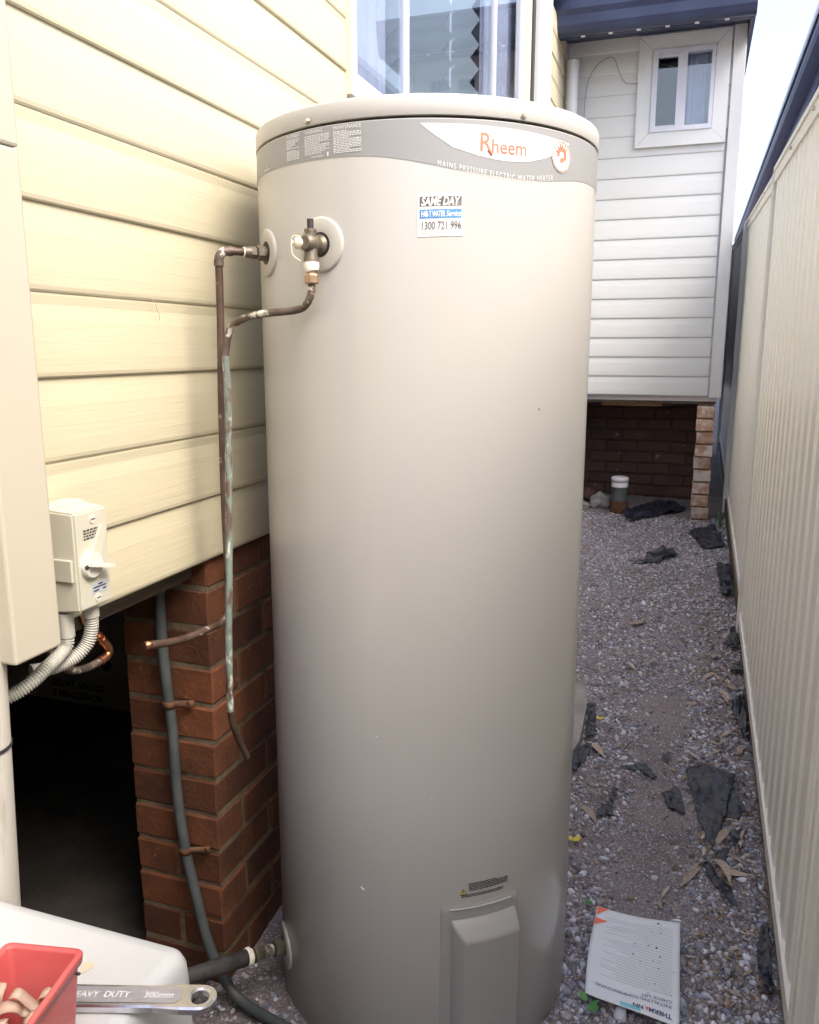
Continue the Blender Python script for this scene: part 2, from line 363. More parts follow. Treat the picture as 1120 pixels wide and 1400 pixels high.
# ------------------------------------------------------------------ HOUSE
house = empty('weatherboard_house', (-1.0, 3.0, 0), 'cream weatherboard house raised on red brick piers, wrapping left side and far end', 'house')
WX = -0.910                     # outer face of side cladding
EAVE = 3.46
# backing of side wall
w = MB()
w.box(-0.99, -0.932, -7.0, 2.20, 1.034, EAVE); w.box(-0.99, -0.932, 2.20, 4.60, 1.034, 2.10)  # carried on unseen behind the camera to block low sky light
w.box(-0.99, -0.932, 2.20, 4.60, 3.40, EAVE); w.box(-0.99, -0.932, 4.60, 6.00, 1.034, EAVE)
side_wall = w.build('wall', 'room', house)
# lap profile (d = outward distance from the backing plane, z up)
def lap(h, deep):
    o = 0.0190; t = 0.0110 if deep else 0.0135
    if deep: foot = [(0, 0.010), (o - 0.0115, 0.009), (o - 0.0095, 0.002), (o - 0.006, 0.0), (o - 0.003, 0.001)]
    else: foot = [(0, 0.005), (o - 0.009, 0.004), (o - 0.006, 0.0015), (o - 0.003, 0.002)]
    return foot + [(o - 0.001, 0.0045), (o, 0.010), (o, 0.032), (o - 0.001, h * 0.45), (o - 0.0025, h * 0.68), (o - 0.005, h * 0.86), (t + .0015, h * 0.97), (t, h + 0.010), (0, h + 0.010)]
PITCH = 0.1268
def side_board(k, y0, y1):
    z0 = 1.028 + k * PITCH
    b = MB(); b.prism(lap(PITCH, k % 2 == 0), y0, y1, lambda p, t: (-0.932 + p[0], t, z0 + p[1]))
    o = b.build('cladding_board', 'vinyl', side_wall); return o
for k in range(19):
    z = 1.028 + k * PITCH
    if z + PITCH < 2.13: side_board(k, -7.0, 5.88)
    else: side_board(k, -7.0, 2.165); side_board(k, 5.03, 5.88)
# big window on the side wall
win = MB()
win.box(-0.955, -0.900, 2.165, 2.205, 2.115, 3.42)       # trim
win.box(-0.955, -0.9035, 2.205, 4.56, 2.115, 2.150); win.box(-0.955, -0.9035, 2.205, 4.56, 3.38, 3.42)
bigwin = win.build('window', 'trim_cream', house); bigwin['label'] = 'wide three pane sliding window behind top of tank'
fr = MB()
for y0, y1, x1 in ((2.206, 2.235, -0.924), (2.675, 2.705, -0.924), (3.88, 3.915, -0.924), (4.45, 4.52, -0.924)):
    fr.box(-0.95, x1, y0, y1, 2.151, 3.379)
for a, b in ((2.235, 2.675), (2.705, 3.88), (3.915, 4.45)):
    fr.box(-0.948, -0.920, a, b, 2.151, 2.19); fr.box(-0.948, -0.920, a, b, 3.34, 3.379)
fr.build('frame', 'white_alu', bigwin)
for a, b in ((2.235, 2.675), (2.705, 3.88), (3.915, 4.45)):
    MB().box(-0.938, -0.934, a, b, 2.19, 3.34).build('pane', 'glass', bigwin)
MB().box(-0.955, -0.902, 4.52, 4.60, 2.151, 3.379).build('trim', 'trim_cream', bigwin)
# louvre blades seen through the middle pane
for j in range(11):
    z = 2.22 + j * 0.10
    for y0, y1 in ((2.74, 2.87), (2.90, 3.42), (3.45, 3.84)):
        b = MB(); poly = [(-0.045, -0.05), (-0.041, -0.053), (0.045, 0.05), (0.041, 0.053)]
        b.prism(poly, y0, y1, lambda p, t: (-1.03 + p[0], t, z + p[1])); b.build('louvre_blade', 'louvre', bigwin)
lv = MB()
for y in (2.885, 3.435): lv.box(-1.06, -1.0, y - 0.014, y + 0.014, 2.15, 3.38)
lv.build('mullion', 'white_alu', bigwin)
# curtains behind the outer panes
for y0_, y1_, zb_ in ((2.14, 2.70, 2.13), (3.90, 4.58, 2.13)):
    nn_ = int((y1_ - y0_) / .008); pts = [(-1.00 + 0.012 * math.sin(i * .62) + .004 * math.sin(i * 1.9), y0_ + i * .008) for i in range(nn_)]
    cb = MB(); n = len(pts)
    cb.add([(x, y, zb_) for x, y in pts] + [(x, y, 3.4) for x, y in pts], [(i, i + 1, n + i + 1, n + i) for i in range(n - 1)], True)
    cb.build('curtain', 'curtain_violet', bigwin)
# post trim between window and corner
MB().box(-0.955, -0.893, 4.602, 4.66, 2.0, EAVE).build('corner_trim', 'dark_gap', house)
MB().rbox(-0.96, -0.868, 4.66, 5.03, 1.03, EAVE, 0.004).build('corner_trim', 'trim_pale', house)
# rooms, floor, roof
rm = MB()
rm.box(-4.5, -0.935, -7.0, 5.95, 1.052, 1.12)           # floor
rm.box(-4.5, -4.42, -7.0, 9.0, 1.121, EAVE)              # inner wall
rm.box(-4.41, -0.992, -7.0, -6.92, 1.121, EAVE); rm.box(-4.41, -0.992, 5.87, 5.95, 1.121, EAVE)
rm.box(-4.5, -0.992, -7.0, 9.0, EAVE + .002, EAVE + 0.05)
rm.build('interior', 'room', house)
rf = MB()
rf.add([(-0.86, -7.2, EAVE + .06), (-0.86, 9, EAVE + .06), (-3.0, 9, EAVE + .95), (-3.0, -7.2, EAVE + .95),
        (-0.86, -7.2, EAVE + .10), (-0.86, 9, EAVE + .10), (-3.0, 9, EAVE + 1.0), (-3.0, -7.2, EAVE + 1.0)],
       [(0, 1, 2, 3), (4, 7, 6, 5), (0, 4, 5, 1), (1, 5, 6, 2), (2, 6, 7, 3), (3, 7, 4, 0)])
rf.build('roof', 'roof', house)
bb = MB(); bb.box(-1.02, -0.96, -7.0, 1.41, 0.985, 1.0505); bb.box(-0.965, -0.936, 1.765, 5.9, 0.985, 1.0505); bb.build('bearer', 'timber_dark', house)
fd = MB(); fd.box(-1.05, -0.94, 1.78, 5.9, -0.1, 0.963); fd.box(-1.05, -0.94, -7.0, 0.84, -0.1, 0.963); fd.box(-4.5, -4.4, -7.0, 6.6, -0.1, 1.05); fd.box(-4.39, -1.06, -7.0, -6.9, -0.1, 1.05)
fd.build('added_subfloor_wall', 'brick_dim', house)  # walls added to close off the subfloor and keep light out

# brick helper: shared meshes by size
_bk = {}
def brick_me(dx, dy, dz, var=0):
    k = (round(dx, 3), round(dy, 3), round(dz, 3), var)
    if k not in _bk:
        b = MB().rbox(-dx / 2, dx / 2, -dy / 2, dy / 2, -dz / 2, dz / 2, 0.004, 1, False)
        rnd = random.Random(hash(k) & 0xffff)
        b.v = [(x + rnd.uniform(-.0014, .0014), y + rnd.uniform(-.0014, .0014), z + rnd.uniform(-.0014, .0014)) for x, y, z in b.v]
        me = bpy.data.meshes.new('brick'); me.from_pydata(b.v, [], b.f); me.update(); _bk[k] = me
    return _bk[k]
def brick(parent, x0, x1, y0, y1, z0, z1, m):
    g = 0.005; me = brick_me(x1 - x0 - 2 * g, y1 - y0 - 2 * g, z1 - z0 - 2 * g, random.randrange(3))
    if len(me.materials) == 0: me.materials.append(M[m])
    elif me.materials[0] != M[m]:
        key = me.name + m
        if key not in _bk: c = me.copy(); c.materials.clear(); c.materials.append(M[m]); _bk[key] = c
        me = _bk[key]
    j = lambda s: random.uniform(-s, s)
    return link('brick', me, None, parent, ((x0 + x1) / 2 + j(.002), (y0 + y1) / 2 + j(.002), (z0 + z1) / 2 + j(.001)), (j(.006), j(.006), j(.008)))
# near pier
PX0, PX1, PY0, PY1 = -1.155, -0.925, 1.413, 1.763
pm = MB(); pm.box(PX0 + .0085, PX1 - .0085, PY0 + .0085, PY1 - .0085, -0.1, 1.035); pier = pm.build('brick_pier', 'mortar', house)
pier['label'] = 'red brick pier under the cladding beside the tank'
CZ = 0.0868
for k in range(-1, 12):
    z0 = 0.0034 + k * CZ; z1 = z0 + CZ
    if k % 2 == 0:
        brick(pier, PX0, PX1, PY0, PY0 + .115, z0, z1, 'brick')
        brick(pier, PX0, PX0 + .115, PY0 + .115, PY1, z0, z1, 'brick'); brick(pier, PX0 + .115, PX1, PY0 + .115, PY1, z0, z1, 'brick')
    else:
        brick(pier, PX0, PX0 + .115, PY0, PY0 + .235, z0, z1, 'brick'); brick(pier, PX0 + .115, PX1, PY0, PY0 + .235, z0, z1, 'brick')
        brick(pier, PX0, PX1, PY0 + .235, PY1, z0, z1, 'brick')
# ---- far wing wall facing the camera
FY = 5.90
wb = MB()
wb.box(-0.93, 0.165, 5.925, 6.0, 1.14, 2.78); wb.box(-0.93, -0.40, 5.925, 6.0, 2.78, 3.5); wb.box(0.04, 0.165, 5.925, 6.0, 2.78, 3.5)
wb.box(-0.40, 0.04, 5.925, 6.0, 3.36, 3.5)
wb.box(0.10, 0.165, 6.001, 9.0, 1.14, 3.5); wb.box(-4.5, 0.165, 5.96, 9.0, 1.10, 1.138); wb.box(-4.5, 0.165, 8.9, 9.0, 1.14, 3.5); wb.box(-0.99, 0.165, 6.0, 9.0, 3.502, 3.52)
far_wall = wb.build('wall', 'room', house); far_wall['label'] = 'far end wall clad in pale boards'
FP = 0.1292
def far_board(k, x0, x1, z0, h):
    b = MB(); b.prism(lap(h, True), x0, x1, lambda p, t: (t, 5.925 - p[0], z0 + p[1])); return b.build('cladding_board', 'vinyl_cool_lit', far_wall)
for k in range(18):
    z0 = 1.136 + k * FP
    if z0 + FP < 2.74: far_board(k, -0.905, 0.10, z0, FP)
    elif z0 < 2.73: far_board(k, -0.905, 0.10, z0, FP)
    else: far_board(k, -0.905, -0.455, z0, FP); far_board(k, 0.108, 0.117, z0, FP) if False else None; far_board(k, 0.1, 0.112, z0, FP)
MB().rbox(0.112, 0.187, 5.888, 6.05, 1.128, 3.52, 0.004).build('corner_trim', 'trim_pale', house)
MB().box(0.187, 0.192, 6.05, 9.0, 1.128, 3.52).build('wall', 'vinyl_cool_lit', house)
# small window
sw = MB()
X0, X1, Z0, Z1 = -0.455, 0.099, 2.735, 3.40; t = 0.088
def quadprism(b, q, y0, y1): b.prism(q, y0, y1, lambda p, tt: (p[0], tt, p[1]))
quadprism(sw, [(X0, Z0), (X1, Z0), (X1 - t, Z0 + t), (X0 + t, Z0 + t)], 5.882, 5.924)
quadprism(sw, [(X0, Z1), (X0 + t, Z1 - t), (X1 - t, Z1 - t), (X1, Z1)], 5.882, 5.924)
quadprism(sw, [(X0, Z0 + .002), (X0 + t - .002, Z0 + t), (X0 + t - .002, Z1 - t), (X0, Z1 - .002)], 5.8835, 5.923)
quadprism(sw, [(X1, Z0 + .002), (X1, Z1 - .002), (X1 - t + .002, Z1 - t), (X1 - t + .002, Z0 + t)], 5.8835, 5.923)
small = sw.build('window', 'trim_pale', house); small['label'] = 'small two pane sliding window with wide pale trim'
f2 = MB()
ix0, ix1, iz0, iz1 = X0 + t, X1 - t, Z0 + t, Z1 - t
f2.box(ix0, ix0 + .034, 5.875, 5.935, iz0, iz1); f2.box(ix1 - .022, ix1, 5.875, 5.935, iz0, iz1)
f2.box(ix0 + .034, ix1 - .022, 5.875, 5.935, iz0, iz0 + .028); f2.box(ix0 + .034, ix1 - .022, 5.875, 5.935, iz1 - .03, iz1)
f2.box(-0.212, -0.155, 5.878, 5.933, iz0 + .028, iz1 - .03)
f2.box(ix0 + .034, -0.212, 5.89, 5.92, iz0 + .028, iz0 + .04); f2.box(ix0 + .034, -0.212, 5.89, 5.92, iz1 - .045, iz1 - .03)
f2.build('frame', 'white_alu', small)
MB().box(ix0 + .034, -0.212, 5.903, 5.907, iz0 + .04, iz1 - .045).build('pane', 'glass', small)
MB().box(-0.155, ix1 - .022, 5.899, 5.903, iz0 + .028, iz1 - .03).build('pane', 'glass', small)
pts = [(-0.165 + i * 0.009, 5.955 + 0.006 * math.sin(i * 1.7)) for i in range(22)]; n = len(pts); cb = MB()
cb.add([(x, y, 2.80) for x, y in pts] + [(x, y, 3.37) for x, y in pts], [(i, i + 1, n + i + 1, n + i) for i in range(n - 1)], True)
cb.build('curtain', 'curtain_violet', small)
# eave
ev = MB(); ev.box(-0.93, 0.20, 5.56, 5.887, 3.41, 3.425); ev.build('soffit', 'gutter_blue', house)
prof = [(0, 0), (-.012, -.006), (-.055, -.008), (-.085, .0), (-.10, .022), (-.105, .055), (-.118, .075), (-.12, .105), (-.128, .112), (-.128, .122), (-.110, .122), (-.110, .108), (-.1, .07), (-.09, .02), (-.055, .004), (-.012, .006), (-.004, .12), (0, .12)]
gt = MB(); gt.prism(prof, -0.93, 0.215, lambda p, t_: (t_, 5.556 + p[0], 3.338 + p[1] * 1.55)); gt.build('gutter', 'gutter_blue', house)
fa = MB(); fa.box(-0.93, 0.210, 5.558, 5.583, 3.33, 3.525); fa.build('fascia', 'gutter_blue', house)
bg = MB(); bg.box(0.188, 0.214, 5.584, 8.9, 3.33, 3.525); bg.build('fascia', 'gutter_blue', house)
for i in range(6): MB().rbox(-0.78 + i * .165, -0.755 + i * .165, 5.52, 5.55, 3.326, 3.3295, .001, 1).build('gutter_bracket', 'nb_white', house)
rf = MB(); rf.add([(-1, 5.48, 3.530), (0.22, 5.48, 3.530), (0.22, 9, 3.75), (-1, 9, 3.75), (-1, 5.48, 3.545), (0.22, 5.48, 3.545), (0.22, 9, 3.765), (-1, 9, 3.765)],
                  [(0, 1, 2, 3), (4, 7, 6, 5), (0, 4, 5, 1), (1, 5, 6, 2), (2, 6, 7, 3), (3, 7, 4, 0)]); rf.build('roof', 'roof', house)
# downpipe in the inner corner
dp = MB(); dp.tube(spline([(-0.862, 5.80, 0.3), (-0.862, 5.80, 1.8), (-0.862, 5.80, 3.27)], 4), 0.038, 16)
dp.tube([(-0.862, 5.80, 3.22), (-0.862, 5.80, 3.275)], 0.041, 16); dpo = dp.build('downpipe', 'trim_pale', house)
MB().rbox(-0.905, -0.85, 5.78, 5.82, 2.0, 2.03, .002).build('bracket', 'nb_white', dpo)
# brick work below the wing
MB().box(-0.95, 0.10, 6.615, 6.70, -0.05, 1.098).build('mortar_joint', 'mortar_dim', house)
bw = MB(); bw.box(-0.95, 0.10, 6.61, 6.613, -0.05, 1.09); bwall = bw.build('brick_wall', 'mortar_dim', house); bwall['label'] = 'dim plum brick wall under the far wing'
for k in range(10):
    z0 = 0.235 + k * .086; off = -0.12 if k % 2 else 0
    for i in range(6):
        x0 = -0.97 + off + i * .24; x1 = min(x0 + .24, 0.12)
        if x1 - x0 > .06 and x0 < .05: brick(bwall, x0, x1, 6.585, 6.685, z0, z0 + .086, 'brick_dim')
MB().box(-1.05, -0.952, 5.9, 6.7, -0.05, 1.05).build('added_subfloor_wall', 'brick_dim', house)
pm = MB(); pm.box(0.05, 0.150, 5.935, 6.02, 0.15, 1.08); pier2 = pm.build('brick_pier', 'mortar', house); pier2['label'] = 'narrow whitewashed brick pier near the fence'
for k in range(10):
    z0 = 0.20 + k * .0872
    brick(pier2, 0.040 + .004 * math.sin(k * 2.1), 0.163 + .004 * math.sin(k * 2.1), 5.915, 6.03, z0, z0 + .0872, 'brick_old')
MB().box(-0.9, 0.16, 5.96, 6.03, 1.081, 1.099).build('bearer', 'timber_dark', house)
MB().rbox(-0.60, -0.19, 6.0, 6.03, 1.058, 1.079, .002, 1).build('timber_strip', 'timber_strip', house)
# thin loose wire looping across the far wall
wi = MB(); wi.tube(spline([(-0.78, 5.893, 2.83), (-0.79, 5.892, 3.0), (-0.77, 5.892, 3.18), (-0.70, 5.892, 3.28), (-0.62, 5.892, 3.30), (-0.58, 5.892, 3.22), (-0.53, 5.892, 3.14), (-0.455, 5.89, 3.13)], 6), .0016, 6)
tag(wi.build('loose_wire', 'twig'), 'thin loose wire looped across the pale boards beside the small window', 'wire')

for pts_, lb in (([(-0.9095, 1.255, 1.542), (-0.907, 1.266, 1.532), (-0.907, 1.270, 1.520), (-0.907, 1.277, 1.513), (-0.9075, 1.276, 1.503)], 'curled cobweb thread hanging from a lap left of the pipes'),
                 ([(-0.9095, 1.492, 1.785), (-0.907, 1.490, 1.777), (-0.907, 1.495, 1.770), (-0.907, 1.491, 1.764)], 'tiny cobweb thread on the cladding above the top elbow')):
    tag(MB().tube(spline(pts_, 6), .0006, 5).build('cobweb_thread', 'strap'), lb, 'cobweb')

# ------------------------------------------------------------------ NEIGHBOUR HOUSE over the fence
nb = empty('neighbour_house', (1.2, 8, 0.3), 'neighbouring building with slate blue eave showing above the fence', 'house')
Y0, Y1 = 5.5, 18.0
MB().box(1.35, 1.45, Y0, Y1, -.2, 3.42).build('wall', 'nb_strip', nb)
MB().box(0.74, 1.349, Y0, Y1, 3.40, 3.415).build('soffit', 'nb_blue', nb)
MB().box(0.715, 0.738, Y0, Y1, 3.32, 3.56).build('fascia', 'nb_blue', nb)
MB().prism([(0, 0), (-.09, 0), (-.105, .03), (-.105, .10), (-.115, .105), (-.115, .118), (-.098, .118), (-.095, .03), (-.085, .008), (0, .008)], Y0, Y1, lambda p, t_: (0.714 + p[0], t_, 3.43 + p[1])).build('gutter', 'nb_blue', nb)
MB().box(0.590, 0.5985, Y0, Y1, 3.505, 3.552).build('gutter_lip', 'nb_white', nb)
MB().add([(0.66, Y0, 3.58), (0.66, Y1, 3.58), (3.5, Y1, 4.6), (3.5, Y0, 4.6), (0.66, Y0, 3.61), (0.66, Y1, 3.61), (3.5, Y1, 4.63), (3.5, Y0, 4.63)],
         [(0, 1, 2, 3), (4, 7, 6, 5), (0, 4, 5, 1), (1, 5, 6, 2), (2, 6, 7, 3), (3, 7, 4, 0)]).build('roof', 'roof', nb)
MB().box(1.33, 1.348, Y0, Y1, 3.1, 3.2).build('trim', 'nb_white', nb)
MB().rbox(0.62, 0.66, 5.55, 5.58, 2.2, 3.42, .003).build('post', 'nb_white', nb)

# ------------------------------------------------------------------ FENCE
fence = empty('metal_fence', (0.29, 3.9, 0.1), 'cream ribbed steel sheet fence along the right side', 'fence')
def fb(y): return max(0.04, 0.078 + 0.0706 * (y - 1.63))
def ft(y): return max(2.04, 2.118 + 0.047 * (y - 2.62))
def fence_panel(y0, y1, fx, dz):
    zb = lambda y: fb(y) + dz
    # rails: little C sections following the slope
    for nm, zf, h in (('bottom_rail', zb, 0.045), ('top_rail', lambda y: ft(y) - 0.055, 0.055)):
        b = MB(); poly = [(-.021, 0), (.021, 0), (.021, h), (-.021, h)]
        v = [(fx + p[0], y, zf(y) + p[1]) for y in (y0 + .028, y1 - .028) for p in poly]
        b.add(v, [(0, 1, 5, 4), (1, 2, 6, 5), (2, 3, 7, 6), (3, 0, 4, 7), (0, 3, 2, 1), (4, 5, 6, 7)])
        if nm == 'top_rail':
            lip = [(-.027, h - .014), (.027, h - .014), (.027, h + .004), (-.027, h + .004)]
            v = [(fx + p[0], y, zf(y) + p[1]) for y in (y0 + .027, y1 - .027) for p in lip]
            b.add(v, [(0, 1, 5, 4), (1, 2, 6, 5), (2, 3, 7, 6), (3, 0, 4, 7), (0, 3, 2, 1), (4, 5, 6, 7)])
        b.build(nm, 'fence_rail', fence)
    # ribbed sheets, three to a panel
    n = 3; W = (y1 - y0 - .04) / n
    for s in range(n):
        a = y0 + .020 + s * W; ys, xs = [], []
        P = W / 6
        for r in range(6):
            q = a + r * P
            for fy, d in ((0, 0), (.55, 0), (.70, 1), (.85, 1)):
                ys.append(q + fy * P); xs.append(fx - .014 + d * .014)
        ys.append(a + W - .0005); xs.append(fx - .014)
        th = .0015; nV = len(ys); vs = []
        for x_, y_ in zip(xs, ys): vs += [(x_, y_, zb(y_) + .012), (x_, y_, ft(y_) - .03), (x_ + th, y_, zb(y_) + .012), (x_ + th, y_, ft(y_) - .03)]
        fs = []
        for i in range(nV - 1):
            p, q = i * 4, (i + 1) * 4
            fs += [(p, q, q + 1, p + 1), (p + 2, p + 3, q + 3, q + 2), (p, p + 2, q + 2, q), (p + 1, q + 1, q + 3, p + 3)]
        fs += [(0, 1, 3, 2), (nV * 4 - 4, nV * 4 - 2, nV * 4 - 1, nV * 4 - 3)]
        MB().add(vs, fs).build('sheet', 'fence', fence)
for a, b in ((-7.8, 1.52), (1.58, 3.85), (3.91, 6.2), (6.26, 8.5)):
    MB().add([(x, y, z) for y in (a, b) for x, z in ((0.276, gz(y) - .2), (0.306, gz(y) - .2), (0.306, fb(y) - .0015), (0.276, fb(y) - .0015))],
             [(0, 1, 5, 4), (1, 2, 6, 5), (2, 3, 7, 6), (3, 0, 4, 7), (0, 3, 2, 1), (4, 5, 6, 7)]).build('light_gap_filler', 'timber_dark', fence)  # dark strip added to stop sun leaking under the bottom rail
PY = [-7.85, -5.50, -3.15, -0.80, 1.55, 3.88, 6.23, 8.58]  # unseen panels behind the camera lengthen the passage to block low sky light
for i, (a, b) in enumerate(zip(PY, PY[1:])):
    fence_panel(a, b, 0.287 if i < 5 else 0.300 + .004 * (i - 5), 0.0 if i < 5 else 0.02 + .02 * (i - 5))
for y in PY:
    b = MB(); x = 0.292
    b.box(x - .024, x + .024, y - .027, y + .027, gz(y) - .3, ft(y) + .006)
    for s in (-1, 1): b.box(x - .030, x - .0245, y + s * .030 - .004, y + s * .030 + .004, gz(y) - .1, ft(y) - .01)
    b.build('post', 'fence_rail', fence)
scw = MB()
for y in (2.0, 2.6, 3.2, 4.4, 5.0): scw.rbox(0.258, 0.266, y - .005, y + .005, ft(y) - .035, ft(y) - .025, .002, 1)
scw.build('screw', 'steel', fence)

# ------------------------------------------------------------------ TANK
TCX, TCY, TR = -0.5326, 1.665, 0.335
tank = empty('water_heater_tank', (TCX, TCY, 0), 'tall cylindrical beige electric hot water tank against cream cladding', 'water heater')
def lathe(b, prof, seg=96, smooth=True):
    vs = [(TCX + r * math.cos(2 * math.pi * k / seg), TCY + r * math.sin(2 * math.pi * k / seg), z) for r, z in prof for k in range(seg)]
    fs = [(i * seg + k, i * seg + (k + 1) % seg, (i + 1) * seg + (k + 1) % seg, (i + 1) * seg + k) for i in range(len(prof) - 1) for k in range(seg)]
    b.add(vs, fs, smooth); return b
body = lathe(MB(), [(TR - .02, -.01), (TR - .004, -.01), (TR, -.004), (TR, .6), (TR, 1.2), (TR, 1.817)]).build('body', 'tank', tank)
lathe(MB(), [(TR - .006, 1.8165), (TR - .0045, 1.8165), (TR - .0045, 1.8205), (TR - .006, 1.8205)]).build('seam', 'dark_gap', tank)
lid = lathe(MB(), [(TR - .01, 1.8215), (TR + .0005, 1.8215), (TR + .0012, 1.8225), (TR + .0012, 1.850), (TR + .0002, 1.853), (TR - .003, 1.8545), (TR - .1, 1.868), (.1, 1.876), (.002, 1.877)]).build('lid', 'tank_lid', tank)
def cyl(u, v, off, a0):      # u metres to the right along the surface from angle a0 (deg), v = height
    a = R(a0) + u / TR
    return (TCX + (TR + off) * math.cos(a), TCY + (TR + off) * math.sin(a), v)
for a in (-108.5, -44, 20, -172):
    n_ = Vector((math.cos(R(a)), math.sin(R(a)), 0)); c = Vector((TCX, TCY, 1.8285)) + n_ * TR
    s_ = MB(); s_.tube([c, c + n_ * .005, c + n_ * .0075], [.0048, .0048, .003], 10); s_.build('screw', 'steel', lid)
# --- grey decal band
def interp(tab, a):
    for (a0, v0), (a1, v1) in zip(tab, tab[1:]):
        if a <= a1:
            t_ = (a - a0) / (a1 - a0); t_ = t_ * t_ * (3 - 2 * t_) if False else t_
            return v0 + (v1 - v0) * t_
    return tab[-1][1]
BB = [(-185, 1.768), (-136, 1.768), (-116, 1.767), (-100, 1.766), (-90, 1.764), (-82, 1.759), (-69, 1.744), (-58, 1.735), (-47, 1.730), (-38, 1.731), (-30, 1.736), (-19, 1.746), (-8, 1.749), (20, 1.749)]
def smooth_tab(tab, a): return sum(interp(tab, a + d) for d in (-6, -3, 0, 3, 6)) / 5
def strip(b, A, lo, hi, off):
    n = len(A); vs = [cyl(0, lo(a), off, a) for a in A] + [cyl(0, hi(a), off, a) for a in A]
    b.add(vs, [(i, i + 1, n + i + 1, n + i) for i in range(n - 1)], True)
band = MB(); strip(band, [-180 + i * 1.5 for i in range(131)], lambda a: smooth_tab(BB, a), lambda a: 1.8155, .0005); band = band.build('decal_band', 'band', tank)
# white lens
LB = [(-74, 1.808), (-70, 1.791), (-65, 1.773), (-58, 1.762), (-52, 1.757), (-46, 1.7565), (-42, 1.759), (-36, 1.768), (-32, 1.777), (-24.8, 1.800)]
LT = [(-74, 1.809), (-60, 1.8085), (-45, 1.8065), (-35, 1.804), (-24.8, 1.801)]
lens = MB(); strip(lens, [-74 + i * .6 for i in range(83)], lambda a: interp(LB, a) if a > -73.9 else 1.8085, lambda a: interp(LT, a), .001); lens.build('logo_panel', 'dec_white', band)
def wrap_text(b, s, size, a0, z0, off, slope=lambda u: 0.0, xs=1.0, width=None, **k):
    v, f = text2d(s, size, xs=xs, **k)
    if width:
        wv = max(p[0] for p in v); v = [(p[0] * width / wv, p[1]) for p in v]
    b.add([cyl(p[0], z0 + p[1] + slope(p[0]), off, a0) for p in v], f)
    return b
lt = MB(); wrap_text(lt, 'R', .042, -57.6, 1.7685, .0016, width=.023, bold=.006); wrap_text(lt, 'heem', .0315, -54.0, 1.7675, .0016, width=.066, bold=.006)
lt.tube([cyl(.016, 1.772, .0018, -57.6), cyl(.023, 1.764, .0018, -57.6)], .002, 5)
lt.build('lettering', 'dec_red', band)
mt = MB(); wrap_text(mt, 'MAINS PRESSURE ELECTRIC WATER HEATER', .0125, -69.2, 1.7445, .0016, slope=lambda u: -.0165 * math.sin(min(1, u / .15) * math.pi / 2) + .008 * max(0, (u - .14) / .08) ** 1.5, width=.216, spacing=1.35)
mt.build('lettering', 'dec_white', band)
# instruction columns: headings and rows of tiny print
hd = MB()
wrap_text(hd, 'PLUMBER', .0078, -118.4, 1.8085, .0016, width=.036); wrap_text(hd, 'WARNING', .0078, -110.2, 1.8085, .0016, width=.040); wrap_text(hd, 'MAINTENANCE', .0082, -99.6, 1.808, .0016, width=.052)
wrap_text(hd, 'Failed Valves', .0052, -107.6, 1.7695, .0016, width=.026); hd.add([cyl(u, v, .0016, -101.8) for u, v in ((0, 1.769), (.003, 1.769), (.003, 1.7755), (0, 1.7755))], [(0, 1, 2, 3)])
hd.add([cyl(u, v, .0016, -132) for u, v in ((0, 1.777), (.0015, 1.777), (.0015, 1.784), (0, 1.784))], [(0, 1, 2, 3)])
for i in range(6): hd.add([cyl(u - .012 + i * .0045, v, .0016, -132) for u, v in ((0, 1.771), (.0035, 1.771), (.0035, 1.773), (0, 1.773))], [(0, 1, 2, 3)])
hd.build('lettering', 'dec_white', band)
fine = MB(); rnd = random.Random(3)
def rows(b, a0, wd, z1, z0, pitch, off=.0016, hgt=.0015):
    z = z1
    while z > z0:
        u = 0; end = wd * (1 if rnd.random() < .75 else rnd.uniform(.4, .9))
        while u < end:
            l = min(rnd.uniform(.002, .007), end - u)
            if l > .0008: b.add([cyl(u, z, off, a0), cyl(u + l, z, off, a0), cyl(u + l, z + hgt, off, a0), cyl(u, z + hgt, off, a0)], [(0, 1, 2, 3)])
            u += l + .0011
        z -= pitch
rows(fine, -118.4, .034, 1.805, 1.790, .0023); rows(fine, -118.4, .034, 1.787, 1.772, .0023); rows(fine, -110.2, .054, 1.804, 1.774, .0026); rows(fine, -99.6, .052, 1.804, 1.770, .0025)
fine.build('fine_print', 'dec_pale', band)
# --- round badge
def disc(b, a0, zc, r0, r1, off, seg=40, t0=0, t1=360):
    vs, fs = [], []
    for i in range(seg + 1):
        t_ = R(t0 + (t1 - t0) * i / seg)
        vs += [cyl(r0 * math.cos(t_), zc + r0 * math.sin(t_), off, a0), cyl(r1 * math.cos(t_), zc + r1 * math.sin(t_), off, a0)]
    b.add(vs, [(2 * i, 2 * i + 1, 2 * i + 3, 2 * i + 2) for i in range(seg)])
BA, BZ = -28.6, 1.777
bd = MB(); disc(bd, BA, BZ, 0, .0255, .0018); badge = bd.build('badge', 'dec_white', band)
e = MB(); disc(e, BA, BZ, .0228, .0242, .0023); disc(e, BA, BZ + .002, .0062, .0125, .0023, 26, -50, 195)
for t_, l in ((40, .0075), (62, .0085), (85, .009), (108, .0085), (132, .007), (158, .006)):
    c, s_ = math.cos(R(t_)), math.sin(R(t_)); w_ = .0017
    e.add([cyl(c * .011 - s_ * w_ * k1 + c * k2, BZ + .002 + s_ * .011 + c * w_ * k1 + s_ * k2, .0024, BA) for k1, k2 in ((1, 0), (-1, 0), (-.8, l), (.8, l))], [(0, 1, 2, 3)])
disc(e, BA, BZ - .006, 0, .0048, .0024, 16)
